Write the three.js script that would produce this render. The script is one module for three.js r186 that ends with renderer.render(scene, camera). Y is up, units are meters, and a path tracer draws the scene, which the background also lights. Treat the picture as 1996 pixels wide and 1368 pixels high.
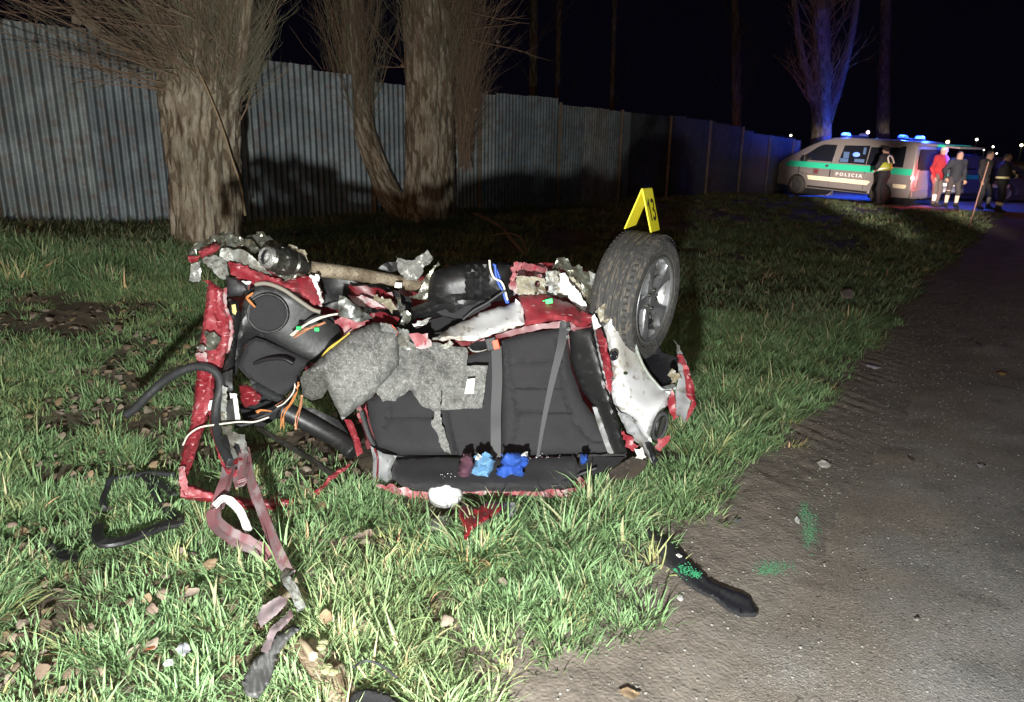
import * as THREE from 'three';
import { ImprovedNoise } from 'three/addons/math/ImprovedNoise.js';
import { mergeGeometries, mergeVertices, toCreasedNormals } from 'three/addons/utils/BufferGeometryUtils.js';
import { RoundedBoxGeometry } from 'three/addons/geometries/RoundedBoxGeometry.js';
import { MarchingCubes } from 'three/addons/objects/MarchingCubes.js';

const V = (x, y, z) => new THREE.Vector3(x, y, z);
const R = d => d * Math.PI / 180;
// ------------------------------------------------------------------ camera
const scene = new THREE.Scene();
const PITCH = 15.2, ROLL = 1.0, EYE = 1.5, FOC = 1441;          // focal length in pixels of the 1996 x 1368 photograph
const camera = new THREE.PerspectiveCamera(2 * Math.atan(684 / FOC) * 180 / Math.PI, 1024 / 702, 0.05, 1500);
camera.position.set(0, EYE, 0);
camera.rotation.set(R(-PITCH), 0, R(ROLL), 'YXZ');
scene.add(camera);
// ------------------------------------------------------------------ night sky
{
  const w = 64, h = 32, d = new Float32Array(w * h * 4);
  for (let j = 0; j < h; j++) for (let i = 0; i < w; i++) {
    const k = (j * w + i) * 4, up = j / (h - 1), low = Math.exp(-Math.abs(up - .5) * 9);
    d[k] = .0005 + .0005 * low; d[k + 1] = .0005 + .0004 * low; d[k + 2] = .0014 + .001 * low; d[k + 3] = 1;
  }
  const sky = new THREE.DataTexture(d, w, h, THREE.RGBAFormat, THREE.FloatType);
  sky.mapping = THREE.EquirectangularReflectionMapping; sky.magFilter = sky.minFilter = THREE.LinearFilter; sky.wrapS = THREE.RepeatWrapping; sky.needsUpdate = true;
  scene.background = sky; scene.environment = sky; scene.environmentIntensity = 1; scene.backgroundIntensity = 1;
}
// ------------------------------------------------------------------ lights
// distant sodium lighting of the town behind the photographer: the night's only broad light
const sodium = new THREE.DirectionalLight(new THREE.Color(1, .5, .24), .17);
sodium.position.set(-10, 13, 11); sodium.target.position.set(0, 0, -8); sodium.castShadow = true; sodium.shadow.radius = 40;
sodium.shadow.camera.left = -30; sodium.shadow.camera.right = 30; sodium.shadow.camera.top = 30; sodium.shadow.camera.bottom = -30; sodium.shadow.camera.far = 120;
scene.add(sodium, sodium.target);
// hand-held work light beside the photographer, about a metre above the ground
const flash = new THREE.SpotLight(new THREE.Color(.985, 1, .965), 86, 0, R(80), 1, 2);
flash.position.set(-.15, .95, .45); flash.target.position.set(-.95, .3, -3.6); flash.castShadow = true; flash.shadow.radius = 2.2;
scene.add(flash, flash.target);
// added fill light at the lens that lifts the shadows
const lensFill = new THREE.SpotLight(new THREE.Color(1, .96, .88), 6, 0, R(62), 1, 2);
lensFill.position.set(.02, 1.53, .02); lensFill.target.position.set(-.3, .3, -4); lensFill.castShadow = true; lensFill.shadow.radius = .5;
scene.add(lensFill, lensFill.target);
// added narrow spots that brighten the van
for (const [x, z, tx, tz, k] of [[2.6, 1.4, 10.9, -25.6, 4600], [3.8, 1.6, 13.0, -23.2, 4400]]) {
  const beam = new THREE.SpotLight(new THREE.Color(1, .84, .75), k, 0, R(3.3), .8, 2);
  beam.position.set(x, .8, z); beam.target.position.set(tx, 1.0, tz); beam.castShadow = true; beam.shadow.radius = 4;
  scene.add(beam, beam.target);
}

const renderer = new THREE.WebGLRenderer({ antialias: true });
renderer.toneMapping = THREE.LinearToneMapping;
renderer.toneMappingExposure = 1.3;
renderer.shadowMap.enabled = true;

// ------------------------------------------------------------------ helpers
function rng(seed) { let a = seed >>> 0; return () => { a = (a + 0x6D2B79F5) | 0; let t = Math.imul(a ^ (a >>> 15), 1 | a); t = (t + Math.imul(t ^ (t >>> 7), 61 | t)) ^ t; return ((t ^ (t >>> 14)) >>> 0) / 4294967296; }; }
const IN = new ImprovedNoise();
const n3 = (x, y, z) => IN.noise(x, y, z);
const fbm = (x, y, z) => n3(x, y, z) + .5 * n3(x * 2.1, y * 2.1, z * 2.1 + 9) + .25 * n3(x * 4.3, y * 4.3, z * 4.3 + 21);
const clamp = (v, a = 0, b = 1) => Math.max(a, Math.min(b, v));
const sstep = (a, b, x) => { const t = clamp((x - a) / (b - a)); return t * t * (3 - 2 * t); };
const lerp = (a, b, t) => a + (b - a) * t;

const used = {};
function numbered(n) { const k = used[n] = (used[n] ?? -1) + 1; return k ? n + '_' + String(k).padStart(3, '0') : n; }
function tag(o, label, category, group, kind) { if (label) o.userData.label = label; if (category) o.userData.category = category; if (group) o.userData.group = group; if (kind) o.userData.kind = kind; return o; }
function thing(name, label, category, group, pos) { const g = new THREE.Group(); g.name = numbered(name); if (pos) g.position.copy(pos); scene.add(g); return tag(g, label, category, group); }
function mesh(name, geo, mat, parent, label) {
  const m = new THREE.Mesh(Array.isArray(geo) ? mergeGeometries(geo.map(norm), false) : geo, mat);
  m.castShadow = m.receiveShadow = true; m.name = parent ? name : numbered(name);
  if (label) m.userData.label = label;
  (parent || scene).add(m); return m;
}
function norm(g) { if (g.index) g = g.toNonIndexed(); for (const k of Object.keys(g.attributes)) if (!['position', 'normal', 'uv'].includes(k)) g.deleteAttribute(k); if (!g.attributes.uv) g.setAttribute('uv', new THREE.BufferAttribute(new Float32Array(g.attributes.position.count * 2), 2)); return g; }
const struct = (name, geo, mat) => tag(mesh(name, geo, mat), null, null, null, 'structure');

// a ray of the photograph's lens as a direction per metre of distance ahead; used to survey where things stand
function dir(px, py) {
  const x = (px - 998) / FOC, y = -(py - 684) / FOC, c = Math.cos(R(ROLL)), s = Math.sin(R(ROLL)), cp = Math.cos(R(PITCH)), sp = Math.sin(R(PITCH));
  const xr = x * c - y * s, yr = x * s + y * c;
  const d = V(xr, yr * cp - sp, -yr * sp - cp); return d.multiplyScalar(-1 / d.z);
}
const W = (px, py, Z) => dir(px, py).multiplyScalar(Z).add(V(0, EYE, 0));

// ------------------------------------------------------------------ terrain: s = metres left of the road edge, t = metres along the road
const UX = .585, UZ = -.811, RX = 1.15, RZ = -3.11;
const st = (x, z) => [(x - RX) * UZ - (z - RZ) * UX, (x - RX) * UX + (z - RZ) * UZ];
const xz = (s, t) => [RX + s * UZ + t * UX, RZ - s * UX + t * UZ];
function hgt(x, z) {
  const [s, t] = st(x, z);
  const A = (.27 + .31 * Math.exp(-Math.max(t, -2) / 6)) * (1 - sstep(19.5, 23.5, t));
  let h = sstep(2.1, 6.6, s) * A;
  const g = sstep(.3, 1.1, s) * (1 - sstep(19.5, 23.5, t));
  h += g * (.03 + .035 * n3(x * 1.1, 3, z * 1.1) + .018 * n3(x * 3.7, 7, z * 3.7) + .06 * sstep(1, 4, t) * n3(x * .55, 17, z * .55) + .03 * sstep(1, 4, t) * n3(x * 1.6, 18, z * 1.6));
  h += sstep(-.3, .1, s) * (1 - sstep(22, 23, t)) * (.007 * n3(x * 9, 1, z * 9) + .004 * n3(x * 23, 1, z * 23));
  if (s > -.4 && s < .6 && t > -.6 && t < 12) {                                            // lugs of a tractor tyre pressed into the soft verge
    const k = Math.sin((t - s * .55) * 2 * Math.PI / .13 + 1.3 * n3(x * 2, 5, z * 2)), w = sstep(-.25, -.1, s) * (1 - sstep(.12, .35, s)) * sstep(-.5, .6, t);
    h += .008 * w * k * clamp(.45 + 1.3 * n3(x * 2.2, 2, z * 2.2) + .5 * n3(x * 9, 2, z * 9));
  }
  if (s < 0 || t > 23) h -= .02 * Math.max(sstep(-.15, -.45, s), sstep(23, 23.5, t));
  return h;
}
// the height of whatever surface lies there: the verge, or the road laid over it
const surfY = (x, z) => { const [s, t] = st(x, z), h = hgt(x, z); return t > 22.4 ? .02 : Math.max(h, lerp(h - .012, .014 + .006 * n3(x * 2, 3, z * 2), sstep(0, .38, -.2 - s))); };
function ground(px, py) { const d = dir(px, py); let Z = 1.2, p; for (let k = 0; k < 9000; k++) { p = d.clone().multiplyScalar(Z).add(V(0, EYE, 0)); if (p.y <= Math.max(hgt(p.x, p.z), -.02)) break; Z += Z < 10 ? .004 : .02; } return p; }
const onG = (x, z, up = 0) => V(x, hgt(x, z) + up, z);

// ------------------------------------------------------------------ textures
function tnoise(u, v, p, seed) {                                                    // tileable value noise, p cells per tile
  const h = (i, j) => { let n = (((i % p) + p) % p) * 374761393 + (((j % p) + p) % p) * 668265263 + seed * 1442695041; n = Math.imul(n ^ (n >>> 13), 1274126177); return ((n ^ (n >>> 16)) >>> 0) / 4294967295; };
  const x = u * p, y = v * p, i = Math.floor(x), j = Math.floor(y), a = x - i, b = y - j, fa = a * a * (3 - 2 * a), fb = b * b * (3 - 2 * b);
  return lerp(lerp(h(i, j), h(i + 1, j), fa), lerp(h(i, j + 1), h(i + 1, j + 1), fa), fb);
}
function tn2(u, v, pu, pv, seed) {
  const h = (i, j) => { let n = (((i % pu) + pu) % pu) * 374761393 + (((j % pv) + pv) % pv) * 668265263 + seed * 1442695041; n = Math.imul(n ^ (n >>> 13), 1274126177); return ((n ^ (n >>> 16)) >>> 0) / 4294967296; };
  const x = u * pu, y = v * pv, i = Math.floor(x), j = Math.floor(y), a = x - i, b = y - j, fa = a * a * (3 - 2 * a), fb = b * b * (3 - 2 * b);
  return lerp(lerp(h(i, j), h(i + 1, j), fa), lerp(h(i, j + 1), h(i + 1, j + 1), fa), fb);
}
const tf = (u, v, p, s) => (tnoise(u, v, p, s) * .5 + tnoise(u, v, p * 2, s + 1) * .27 + tnoise(u, v, p * 4, s + 2) * .15 + tnoise(u, v, p * 8, s + 3) * .08);
const enc = v => { v = clamp(v); return 255 * (v <= .0031308 ? 12.92 * v : 1.055 * Math.pow(v, 1 / 2.4) - .055); };
function tex(size, fn, { data = false, tile = 1 } = {}) {
  const d = new Uint8Array(size * size * 4);
  for (let j = 0; j < size; j++) for (let i = 0; i < size; i++) {
    const c = fn(i / size, j / size), k = (j * size + i) * 4;
    if (data) d[k] = d[k + 1] = d[k + 2] = 255 * clamp(c); else { d[k] = enc(c[0]); d[k + 1] = enc(c[1]); d[k + 2] = enc(c[2]); }
    d[k + 3] = 255;
  }
  const t = new THREE.DataTexture(d, size, size); t.wrapS = t.wrapT = THREE.RepeatWrapping; t.magFilter = THREE.LinearFilter; t.minFilter = THREE.LinearMipmapLinearFilter; t.generateMipmaps = true;
  if (!data) t.colorSpace = THREE.SRGBColorSpace; t.repeat.set(1 / tile, 1 / tile); t.needsUpdate = true; return t;
}
const mix3 = (a, b, t) => [lerp(a[0], b[0], t), lerp(a[1], b[1], t), lerp(a[2], b[2], t)];
const std = (c, o = {}) => new THREE.MeshStandardMaterial({ color: new THREE.Color().setRGB(...c), roughness: .7, side: THREE.DoubleSide, ...o });
const phys = (c, o = {}) => new THREE.MeshPhysicalMaterial({ color: new THREE.Color().setRGB(...c), roughness: .5, side: THREE.DoubleSide, ...o });

const grime = (seed, lo = .55) => (u, v) => { const a = tf(u, v, 5, seed), b = tf(u, v, 17, seed + 7); const k = lerp(lo, 1, sstep(.25, .6, a * .6 + b * .4)); return [k, k * .985, k * .955]; };
const T = {
  bump: tex(256, (u, v) => tf(u, v, 12, 3), { data: true, tile: .25 }),
  weave: tex(128, (u, v) => .5 + .25 * Math.sin(u * 2 * Math.PI * 32) * Math.sin(v * 2 * Math.PI * 32) + .35 * (tf(u, v, 32, 5) - .5), { data: true, tile: .1 }),
  red: tex(512, (u, v) => {
    const a = tf(u, v, 4, 31), sc = tnoise(u * 1, v, 64, 8), st1 = tnoise(u, v, 9, 12), fine = tf(u + .07 * st1, v * 1, 26, 14);
    let c = mix3([.20, .014, .022], [.27, .04, .05], sstep(.35, .65, a));
    const sr = tn2(u + .03 * st1, v, 14, 130, 17); c = mix3(c, [.5, .36, .36], .75 * sstep(.8, .92, sr) * sstep(.5, .62, fine)); c = mix3(c, [.1, .03, .03], .6 * sstep(.58, .75, tf(u, v, 11, 19)));
    if (sc > .99) c = [.6, .5, .5];
    return c;
  }, { tile: .5 }),
  pink: tex(512, (u, v) => { const a = tf(u, v, 5, 41), b = tf(u, v, 23, 43); return mix3(mix3([.28, .085, .095], [.36, .28, .28], sstep(.45, .65, a)), [.28, .03, .05], sstep(.66, .74, b)); }, { tile: .35 }),
  white: tex(512, (u, v) => { const a = tf(u, v, 4, 51), b = tf(u, v, 19, 53); let c = mix3([.58, .59, .60], [.47, .455, .42], sstep(.45, .7, a)); c = mix3(c, [.24, .205, .16], .75 * sstep(.6, .78, b)); return c; }, { tile: .5 }),
  prim: tex(512, (u, v) => { const a = tf(u, v, 6, 61), b = tf(u, v, 24, 63), d = tnoise(u, v, 90, 66); let c = mix3([.27, .28, .265], [.17, .165, .14], sstep(.4, .65, a)); c = mix3(c, [.09, .075, .055], .8 * sstep(.58, .76, b)); if (d > .975) c = [.45, .45, .43]; return c; }, { tile: .3 }),
  khaki: tex(256, (u, v) => { const a = tf(u, v, 5, 71), b = tf(u, v, 20, 73); return mix3(mix3([.26, .235, .17], [.14, .115, .07], sstep(.35, .65, a)), [.36, .355, .33], sstep(.58, .68, b)); }, { tile: .25 }),
  felt: tex(512, (u, v) => { const a = tf(u, v, 4, 81), w = .05 * tnoise(u, v, 7, 82), f = tnoise(u + w, v - w, 120, 83), g = tnoise(u - w, v + w, 74, 85), h = tf(u + w, v, 24, 87), b = tf(u, v, 9, 88); let k = .085 + .11 * a + .10 * sstep(.55, .95, f) + .07 * sstep(.6, .95, g) - .05 * sstep(.45, .7, h); k *= 1 - .22 * sstep(.5, .75, b); return [k * 1.0, k * 1.0, k * .95]; }, { tile: .5 }),
  cloth: tex(512, (u, v) => { const a = tf(u, v, 5, 91), f = tnoise(u, v, 200, 93), k = .013 + .009 * a + .010 * f; return [k * 1.02, k * .97, k * 1.06]; }, { tile: .35 }),
  plas: tex(512, (u, v) => { const a = tf(u, v, 5, 101), f = tnoise(u, v, 120, 103), b = tf(u, v, 22, 104); let k = .010 + .009 * a; if (f > .975) k = .07; k += .012 * sstep(.6, .8, b); return [k, k, k * 1.04]; }, { tile: .4 }),
  rubber: tex(256, (u, v) => { const a = tf(u, v, 6, 111), b = tf(u, v, 20, 113), k = .028 + .02 * a; return mix3([k, k, k], [.12, .1, .075], .75 * sstep(.52, .7, b)); }, { tile: .25 }),
  axle: tex(512, (u, v) => { const a = tf(u, v, 5, 121), b = tf(u, v, 28, 123); return mix3(mix3([.30, .25, .18], [.17, .13, .085], sstep(.35, .65, a)), [.07, .055, .04], .7 * sstep(.55, .75, b)); }, { tile: .3 }),
  zinc: tex(1024, (u, v) => { const a = tf(u, v, 5, 131), s1 = tnoise(u, v * .0 + .3, 90, 135), b = tnoise(u, v, 260, 133), st2 = tf(u, v, 14, 137); let c = mix3([.33, .365, .36], [.22, .245, .24], sstep(.3, .7, a)); const k = .75 + .22 * s1 + .4 * (b - .5); c = c.map(q => q * k); return mix3(c, [.20, .13, .10], .5 * sstep(.55, .72, st2)); }, { tile: 1.4 }),
  bark: tex(1024, (u, v) => { const a = tf(u, v, 6, 141), w = .02 * tnoise(u, v, 12, 149), e = .55 * tn2(u + w, v, 30, 4, 143) + .45 * tn2(u + w, v, 70, 10, 144), f = tn2(u + w, v, 170, 26, 145), d = tnoise(u, v, 220, 146); let c = mix3([.36, .30, .22], [.25, .20, .14], sstep(.3, .65, a)); c = mix3(c, [.27, .27, .20], .35 * sstep(.45, .7, tf(u, v, 5, 147))); c = mix3(c, [.11, .075, .045], sstep(.5, .64, e) * .85); c = mix3(c, [.46, .41, .33], sstep(.4, .25, e) * .6); const k = .7 + .35 * f + .25 * d; return c.map(q => q * k); }, { tile: 1.1 }),
  soil: tex(1024, (u, v) => { const a = tf(u, v, 6, 151), b = tf(u, v, 40, 153), d = tnoise(u, v, 200, 155); const k = .55 + .55 * a + .5 * (b - .45) + (d > .9 ? .55 : 0); return [k, k * .985, k * .96]; }, { tile: 1.1 }),
  soilB: tex(512, (u, v) => tf(u, v, 24, 157) * .7 + .3 * tnoise(u, v, 150, 159), { data: true, tile: 1.1 }),
  asph: tex(1024, (u, v) => { const a = tf(u, v, 5, 161), g = tnoise(u, v, 330, 163), g2 = tnoise(u, v, 190, 165), h = tf(u, v, 60, 167); let k = .20 + .075 * a + .07 * (h - .45); k += .05 * (g - .5); if (g > .8) k += .26 * (g - .8) / .2; if (g2 > .9) k += .22; if (g2 < .14) k *= .45; return [k * 1.0, k * .985, k * .955]; }, { tile: 1.3 }),
  asphB: tex(1024, (u, v) => .6 * tnoise(u, v, 330, 163) + .3 * tnoise(u, v, 190, 165) + .1 * tf(u, v, 60, 168), { data: true, tile: 1.3 }),
};
const M = {
  red: phys([1, 1, 1], { map: T.red, roughness: .5, clearcoat: .25, clearcoatRoughness: .35, bumpMap: T.bump, bumpScale: .002 }),
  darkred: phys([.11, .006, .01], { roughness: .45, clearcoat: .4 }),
  pink: phys([1, 1, 1], { map: T.pink, roughness: .55, bumpMap: T.bump, bumpScale: .004 }),
  white: phys([1, 1, 1], { map: T.white, roughness: .42, clearcoat: .3 }),
  prim: std([1, 1, 1], { map: T.prim, roughness: .5, metalness: .25, bumpMap: T.bump, bumpScale: .006 }),
  metal: std([.8, .8, .72], { map: T.prim, roughness: .36, metalness: .6, bumpMap: T.bump, bumpScale: .005 }),
  strip: std([1, 1, 1], { map: tex(256, (u, v) => { const a = tf(u, v, 4, 181), b = tn2(u, v, 40, 6, 183); return mix3(mix3([.34, .27, .28], [.24, .11, .12], sstep(.4, .62, a)), [.2, .19, .19], .5 * sstep(.6, .85, b)); }, { tile: .4 }), roughness: .45, metalness: .15 }),
  bright: std([.42, .42, .40], { roughness: .3, metalness: .6, bumpMap: T.bump, bumpScale: .004 }),
  khaki: std([1, 1, 1], { map: T.khaki, roughness: .55, bumpMap: T.bump, bumpScale: .006 }),
  felt: std([1, 1, 1], { map: T.felt, roughness: .95, bumpMap: T.weave, bumpScale: .002 }),
  cloth: phys([1, 1, 1], { map: T.cloth, roughness: .95, bumpMap: T.weave, bumpScale: .0012, sheen: .35, sheenRoughness: .6, sheenColor: new THREE.Color(.2, .19, .22) }),
  belt: std([.021, .021, .024], { roughness: .6, bumpMap: T.weave, bumpScale: .0008 }),
  plas: std([1, 1, 1], { map: T.plas, roughness: .45, bumpMap: T.bump, bumpScale: .0007 }),
  gloss: std([.014, .014, .016], { roughness: .25 }),
  grey: std([.34, .345, .35], { map: T.white, roughness: .55 }),
  rubber: std([1, 1, 1], { map: T.rubber, roughness: .85, bumpMap: T.bump, bumpScale: .003 }),
  plasL: std([2.0, 2.05, 2.15], { map: T.plas, roughness: .6, bumpMap: T.bump, bumpScale: .001 }),
  seal: std([.024, .025, .027], { roughness: .55, bumpMap: T.bump, bumpScale: .002 }),
  axle: std([1, 1, 1], { map: T.axle, roughness: .7, metalness: .15, bumpMap: T.bump, bumpScale: .006 }),
  alloy: std([.5, .5, .51], { roughness: .36, metalness: .7, map: T.white }),
  steel: std([.42, .41, .39], { roughness: .35, metalness: .8, map: T.prim }),
  wireO: std([.45, .17, .05], { roughness: .6 }), wireC: std([.5, .22, .12], { roughness: .4, metalness: .4 }), wireW: std([.6, .56, .48], { roughness: .6 }), wireY: std([.5, .36, .05], { roughness: .6 }), wireB: std([.03, .09, .42], { roughness: .5 }),
  green: std([.03, .6, .14], { roughness: .5 }), orange: std([.75, .09, .03], { roughness: .45 }), blue: std([.02, .075, .34], { roughness: .7 }), lblue: std([.10, .23, .38], { roughness: .8 }),
  wht: std([.6, .6, .58], { roughness: .5 }), paper: std([.62, .6, .55], { roughness: .85 }), plum: std([.09, .035, .055], { roughness: .8 }),
  bark: std([1, 1, 1], { map: T.bark, roughness: .95, bumpMap: T.bump, bumpScale: .008 }),
  twig: std([.24, .165, .11], { roughness: .9 }), twigG: std([.19, .175, .115], { roughness: .9 }),
  barkHalfDimmed: std([.45, .45, .45], { map: T.bark, roughness: .95 }), barkDimmed: std([.26, .26, .26], { map: T.bark, roughness: .95 }), twigDimmed: std([.03, .026, .022], { roughness: .95 }),  // bark and twig darkened in colour to imitate weak light on far trees
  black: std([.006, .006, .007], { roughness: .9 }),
};

// ------------------------------------------------------------------ mesh kit
class MB {                                                                          // collects tubes and leaves into one mesh
  constructor() { this.p = []; this.i = []; this.u = []; }
  tube(pts, r0, r1, sides = 4) {
    const n = pts.length, b = this.p.length / 3; let prev = V(.31, .77, .55); let len = 0;
    for (let k = 0; k < n; k++) {
      const d = (k < n - 1 ? pts[k + 1].clone().sub(pts[k]) : pts[k].clone().sub(pts[k - 1])); const L = d.length(); d.normalize();
      let a = prev.clone().sub(d.clone().multiplyScalar(prev.dot(d))); if (a.lengthSq() < 1e-6) a = V(1, 0, 0).cross(d); a.normalize(); prev = a; const c = d.clone().cross(a), r = lerp(r0, r1, k / (n - 1));
      for (let s = 0; s < sides; s++) { const an = s / sides * 2 * Math.PI, x = Math.cos(an) * r, y = Math.sin(an) * r; this.p.push(pts[k].x + a.x * x + c.x * y, pts[k].y + a.y * x + c.y * y, pts[k].z + a.z * x + c.z * y); this.u.push(s / sides * r0 * 6, len); }
      len += L;
    }
    for (let k = 0; k < n - 1; k++) for (let s = 0; s < sides; s++) { const a = b + k * sides + s, c = b + k * sides + (s + 1) % sides; this.i.push(a, c, a + sides, c, c + sides, a + sides); }
    for (const [k, f] of [[0, 1], [n - 1, 0]]) for (let s = 1; s < sides - 1; s++) { const o = b + k * sides; f ? this.i.push(o, o + s + 1, o + s) : this.i.push(o, o + s, o + s + 1); }
    return this;
  }
  geo() { const g = new THREE.BufferGeometry(); g.setAttribute('position', new THREE.Float32BufferAttribute(this.p, 3)); g.setAttribute('uv', new THREE.Float32BufferAttribute(this.u, 2)); g.setIndex(this.i); g.computeVertexNormals(); return g; }
  get n() { return this.p.length; }
}
function curve(pts, n) { const c = new THREE.CatmullRomCurve3(pts, false, 'centripetal'); return c.getPoints(n || pts.length * 8); }
function hose(pts, r, r1 = r, sides = 10, n) { return new MB().tube(curve(pts, n), r, r1, sides).geo(); }
// quad strip swept along a path with a closed profile; up(k) gives the direction of the profile's second axis
function sweep(pts, prof, upv) {
  const pos = [], idx = [], uv = [], m = prof(0).length, n = pts.length; let len = 0;
  for (let k = 0; k < n; k++) {
    const d = pts[Math.min(k + 1, n - 1)].clone().sub(pts[Math.max(k - 1, 0)]).normalize(), up = (typeof upv === 'function' ? upv(k / (n - 1)) : upv).clone(), a = d.clone().cross(up).normalize(), b = a.clone().cross(d);
    if (k) len += pts[k].distanceTo(pts[k - 1]);
    prof(k / (n - 1)).forEach(([x, y], q) => { pos.push(pts[k].x + a.x * x + b.x * y, pts[k].y + a.y * x + b.y * y, pts[k].z + a.z * x + b.z * y); uv.push(q / m * .2, len); });
  }
  for (let k = 0; k < n - 1; k++) for (let q = 0; q < m; q++) { const a = k * m + q, c = k * m + (q + 1) % m; idx.push(a, c, a + m, c, c + m, a + m); }
  for (let q = 1; q < m - 1; q++) { idx.push(0, q + 1, q); const o = (n - 1) * m; idx.push(o, o + q, o + q + 1); }
  const g = new THREE.BufferGeometry(); g.setAttribute('position', new THREE.Float32BufferAttribute(pos, 3)); g.setAttribute('uv', new THREE.Float32BufferAttribute(uv, 2)); g.setIndex(idx); g.computeVertexNormals(); return toCreasedNormals(g, .7);
}
const rectProf = (w, h, c = .2) => { const a = w / 2, b = h / 2, k = Math.min(w, h) * c; return [[-a + k, -b], [a - k, -b], [a, -b + k], [a, b - k], [a - k, b], [-a + k, b], [-a, b - k], [-a, -b + k]]; };

// ---- sheet: a piece of bent sheet, cloth or moulding with thickness, meshed inside its outline
function inside(x, y, P) { let c = false; for (let i = 0, j = P.length - 1; i < P.length; j = i++) { const a = P[i], b = P[j]; if ((a[1] > y) !== (b[1] > y) && x < (b[0] - a[0]) * (y - a[1]) / (b[1] - a[1]) + a[0]) c = !c; } return c; }
function segd(x, y, a, b) { const dx = b[0] - a[0], dy = b[1] - a[1], t = clamp(((x - a[0]) * dx + (y - a[1]) * dy) / (dx * dx + dy * dy || 1)); return Math.hypot(x - a[0] - dx * t, y - a[1] - dy * t); }
function polyd(x, y, P, closed = true) { let m = 1e9; for (let i = closed ? 0 : 1; i < P.length; i++) m = Math.min(m, segd(x, y, P[(i + P.length - 1) % P.length], P[i])); return m; }
function delaunay(P) {
  let x0 = 1e9, x1 = -1e9, y0 = 1e9, y1 = -1e9; for (const p of P) { x0 = Math.min(x0, p[0]); x1 = Math.max(x1, p[0]); y0 = Math.min(y0, p[1]); y1 = Math.max(y1, p[1]); }
  const D = Math.max(x1 - x0, y1 - y0) * 20, cx = (x0 + x1) / 2, cy = (y0 + y1) / 2, n = P.length, Q = P.concat([[cx - D, cy - D], [cx + D, cy - D], [cx, cy + D]]);
  const circ = (a, b, c) => { const [ax, ay] = Q[a], [bx, by] = Q[b], [px, py] = Q[c], d = 2 * (ax * (by - py) + bx * (py - ay) + px * (ay - by)) || 1e-12, ux = ((ax * ax + ay * ay) * (by - py) + (bx * bx + by * by) * (py - ay) + (px * px + py * py) * (ay - by)) / d, uy = ((ax * ax + ay * ay) * (px - bx) + (bx * bx + by * by) * (ax - px) + (px * px + py * py) * (bx - ax)) / d; return [a, b, c, ux, uy, (ax - ux) ** 2 + (ay - uy) ** 2]; };
  let tr = [circ(n, n + 1, n + 2)];
  for (let k = 0; k < n; k++) {
    const [x, y] = Q[k], ed = new Map(), keep = [];
    for (const t of tr) { if ((x - t[3]) ** 2 + (y - t[4]) ** 2 < t[5]) for (const [a, b] of [[t[0], t[1]], [t[1], t[2]], [t[2], t[0]]]) { const q = a < b ? a * 65536 + b : b * 65536 + a; ed.has(q) ? ed.set(q, null) : ed.set(q, [a, b]); } else keep.push(t); }
    for (const e of ed.values()) if (e) keep.push(circ(e[0], e[1], k)); tr = keep;
  }
  return tr.filter(t => t[0] < n && t[1] < n && t[2] < n).map(t => t.slice(0, 3));
}
let sheetSeed = 1;
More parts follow.
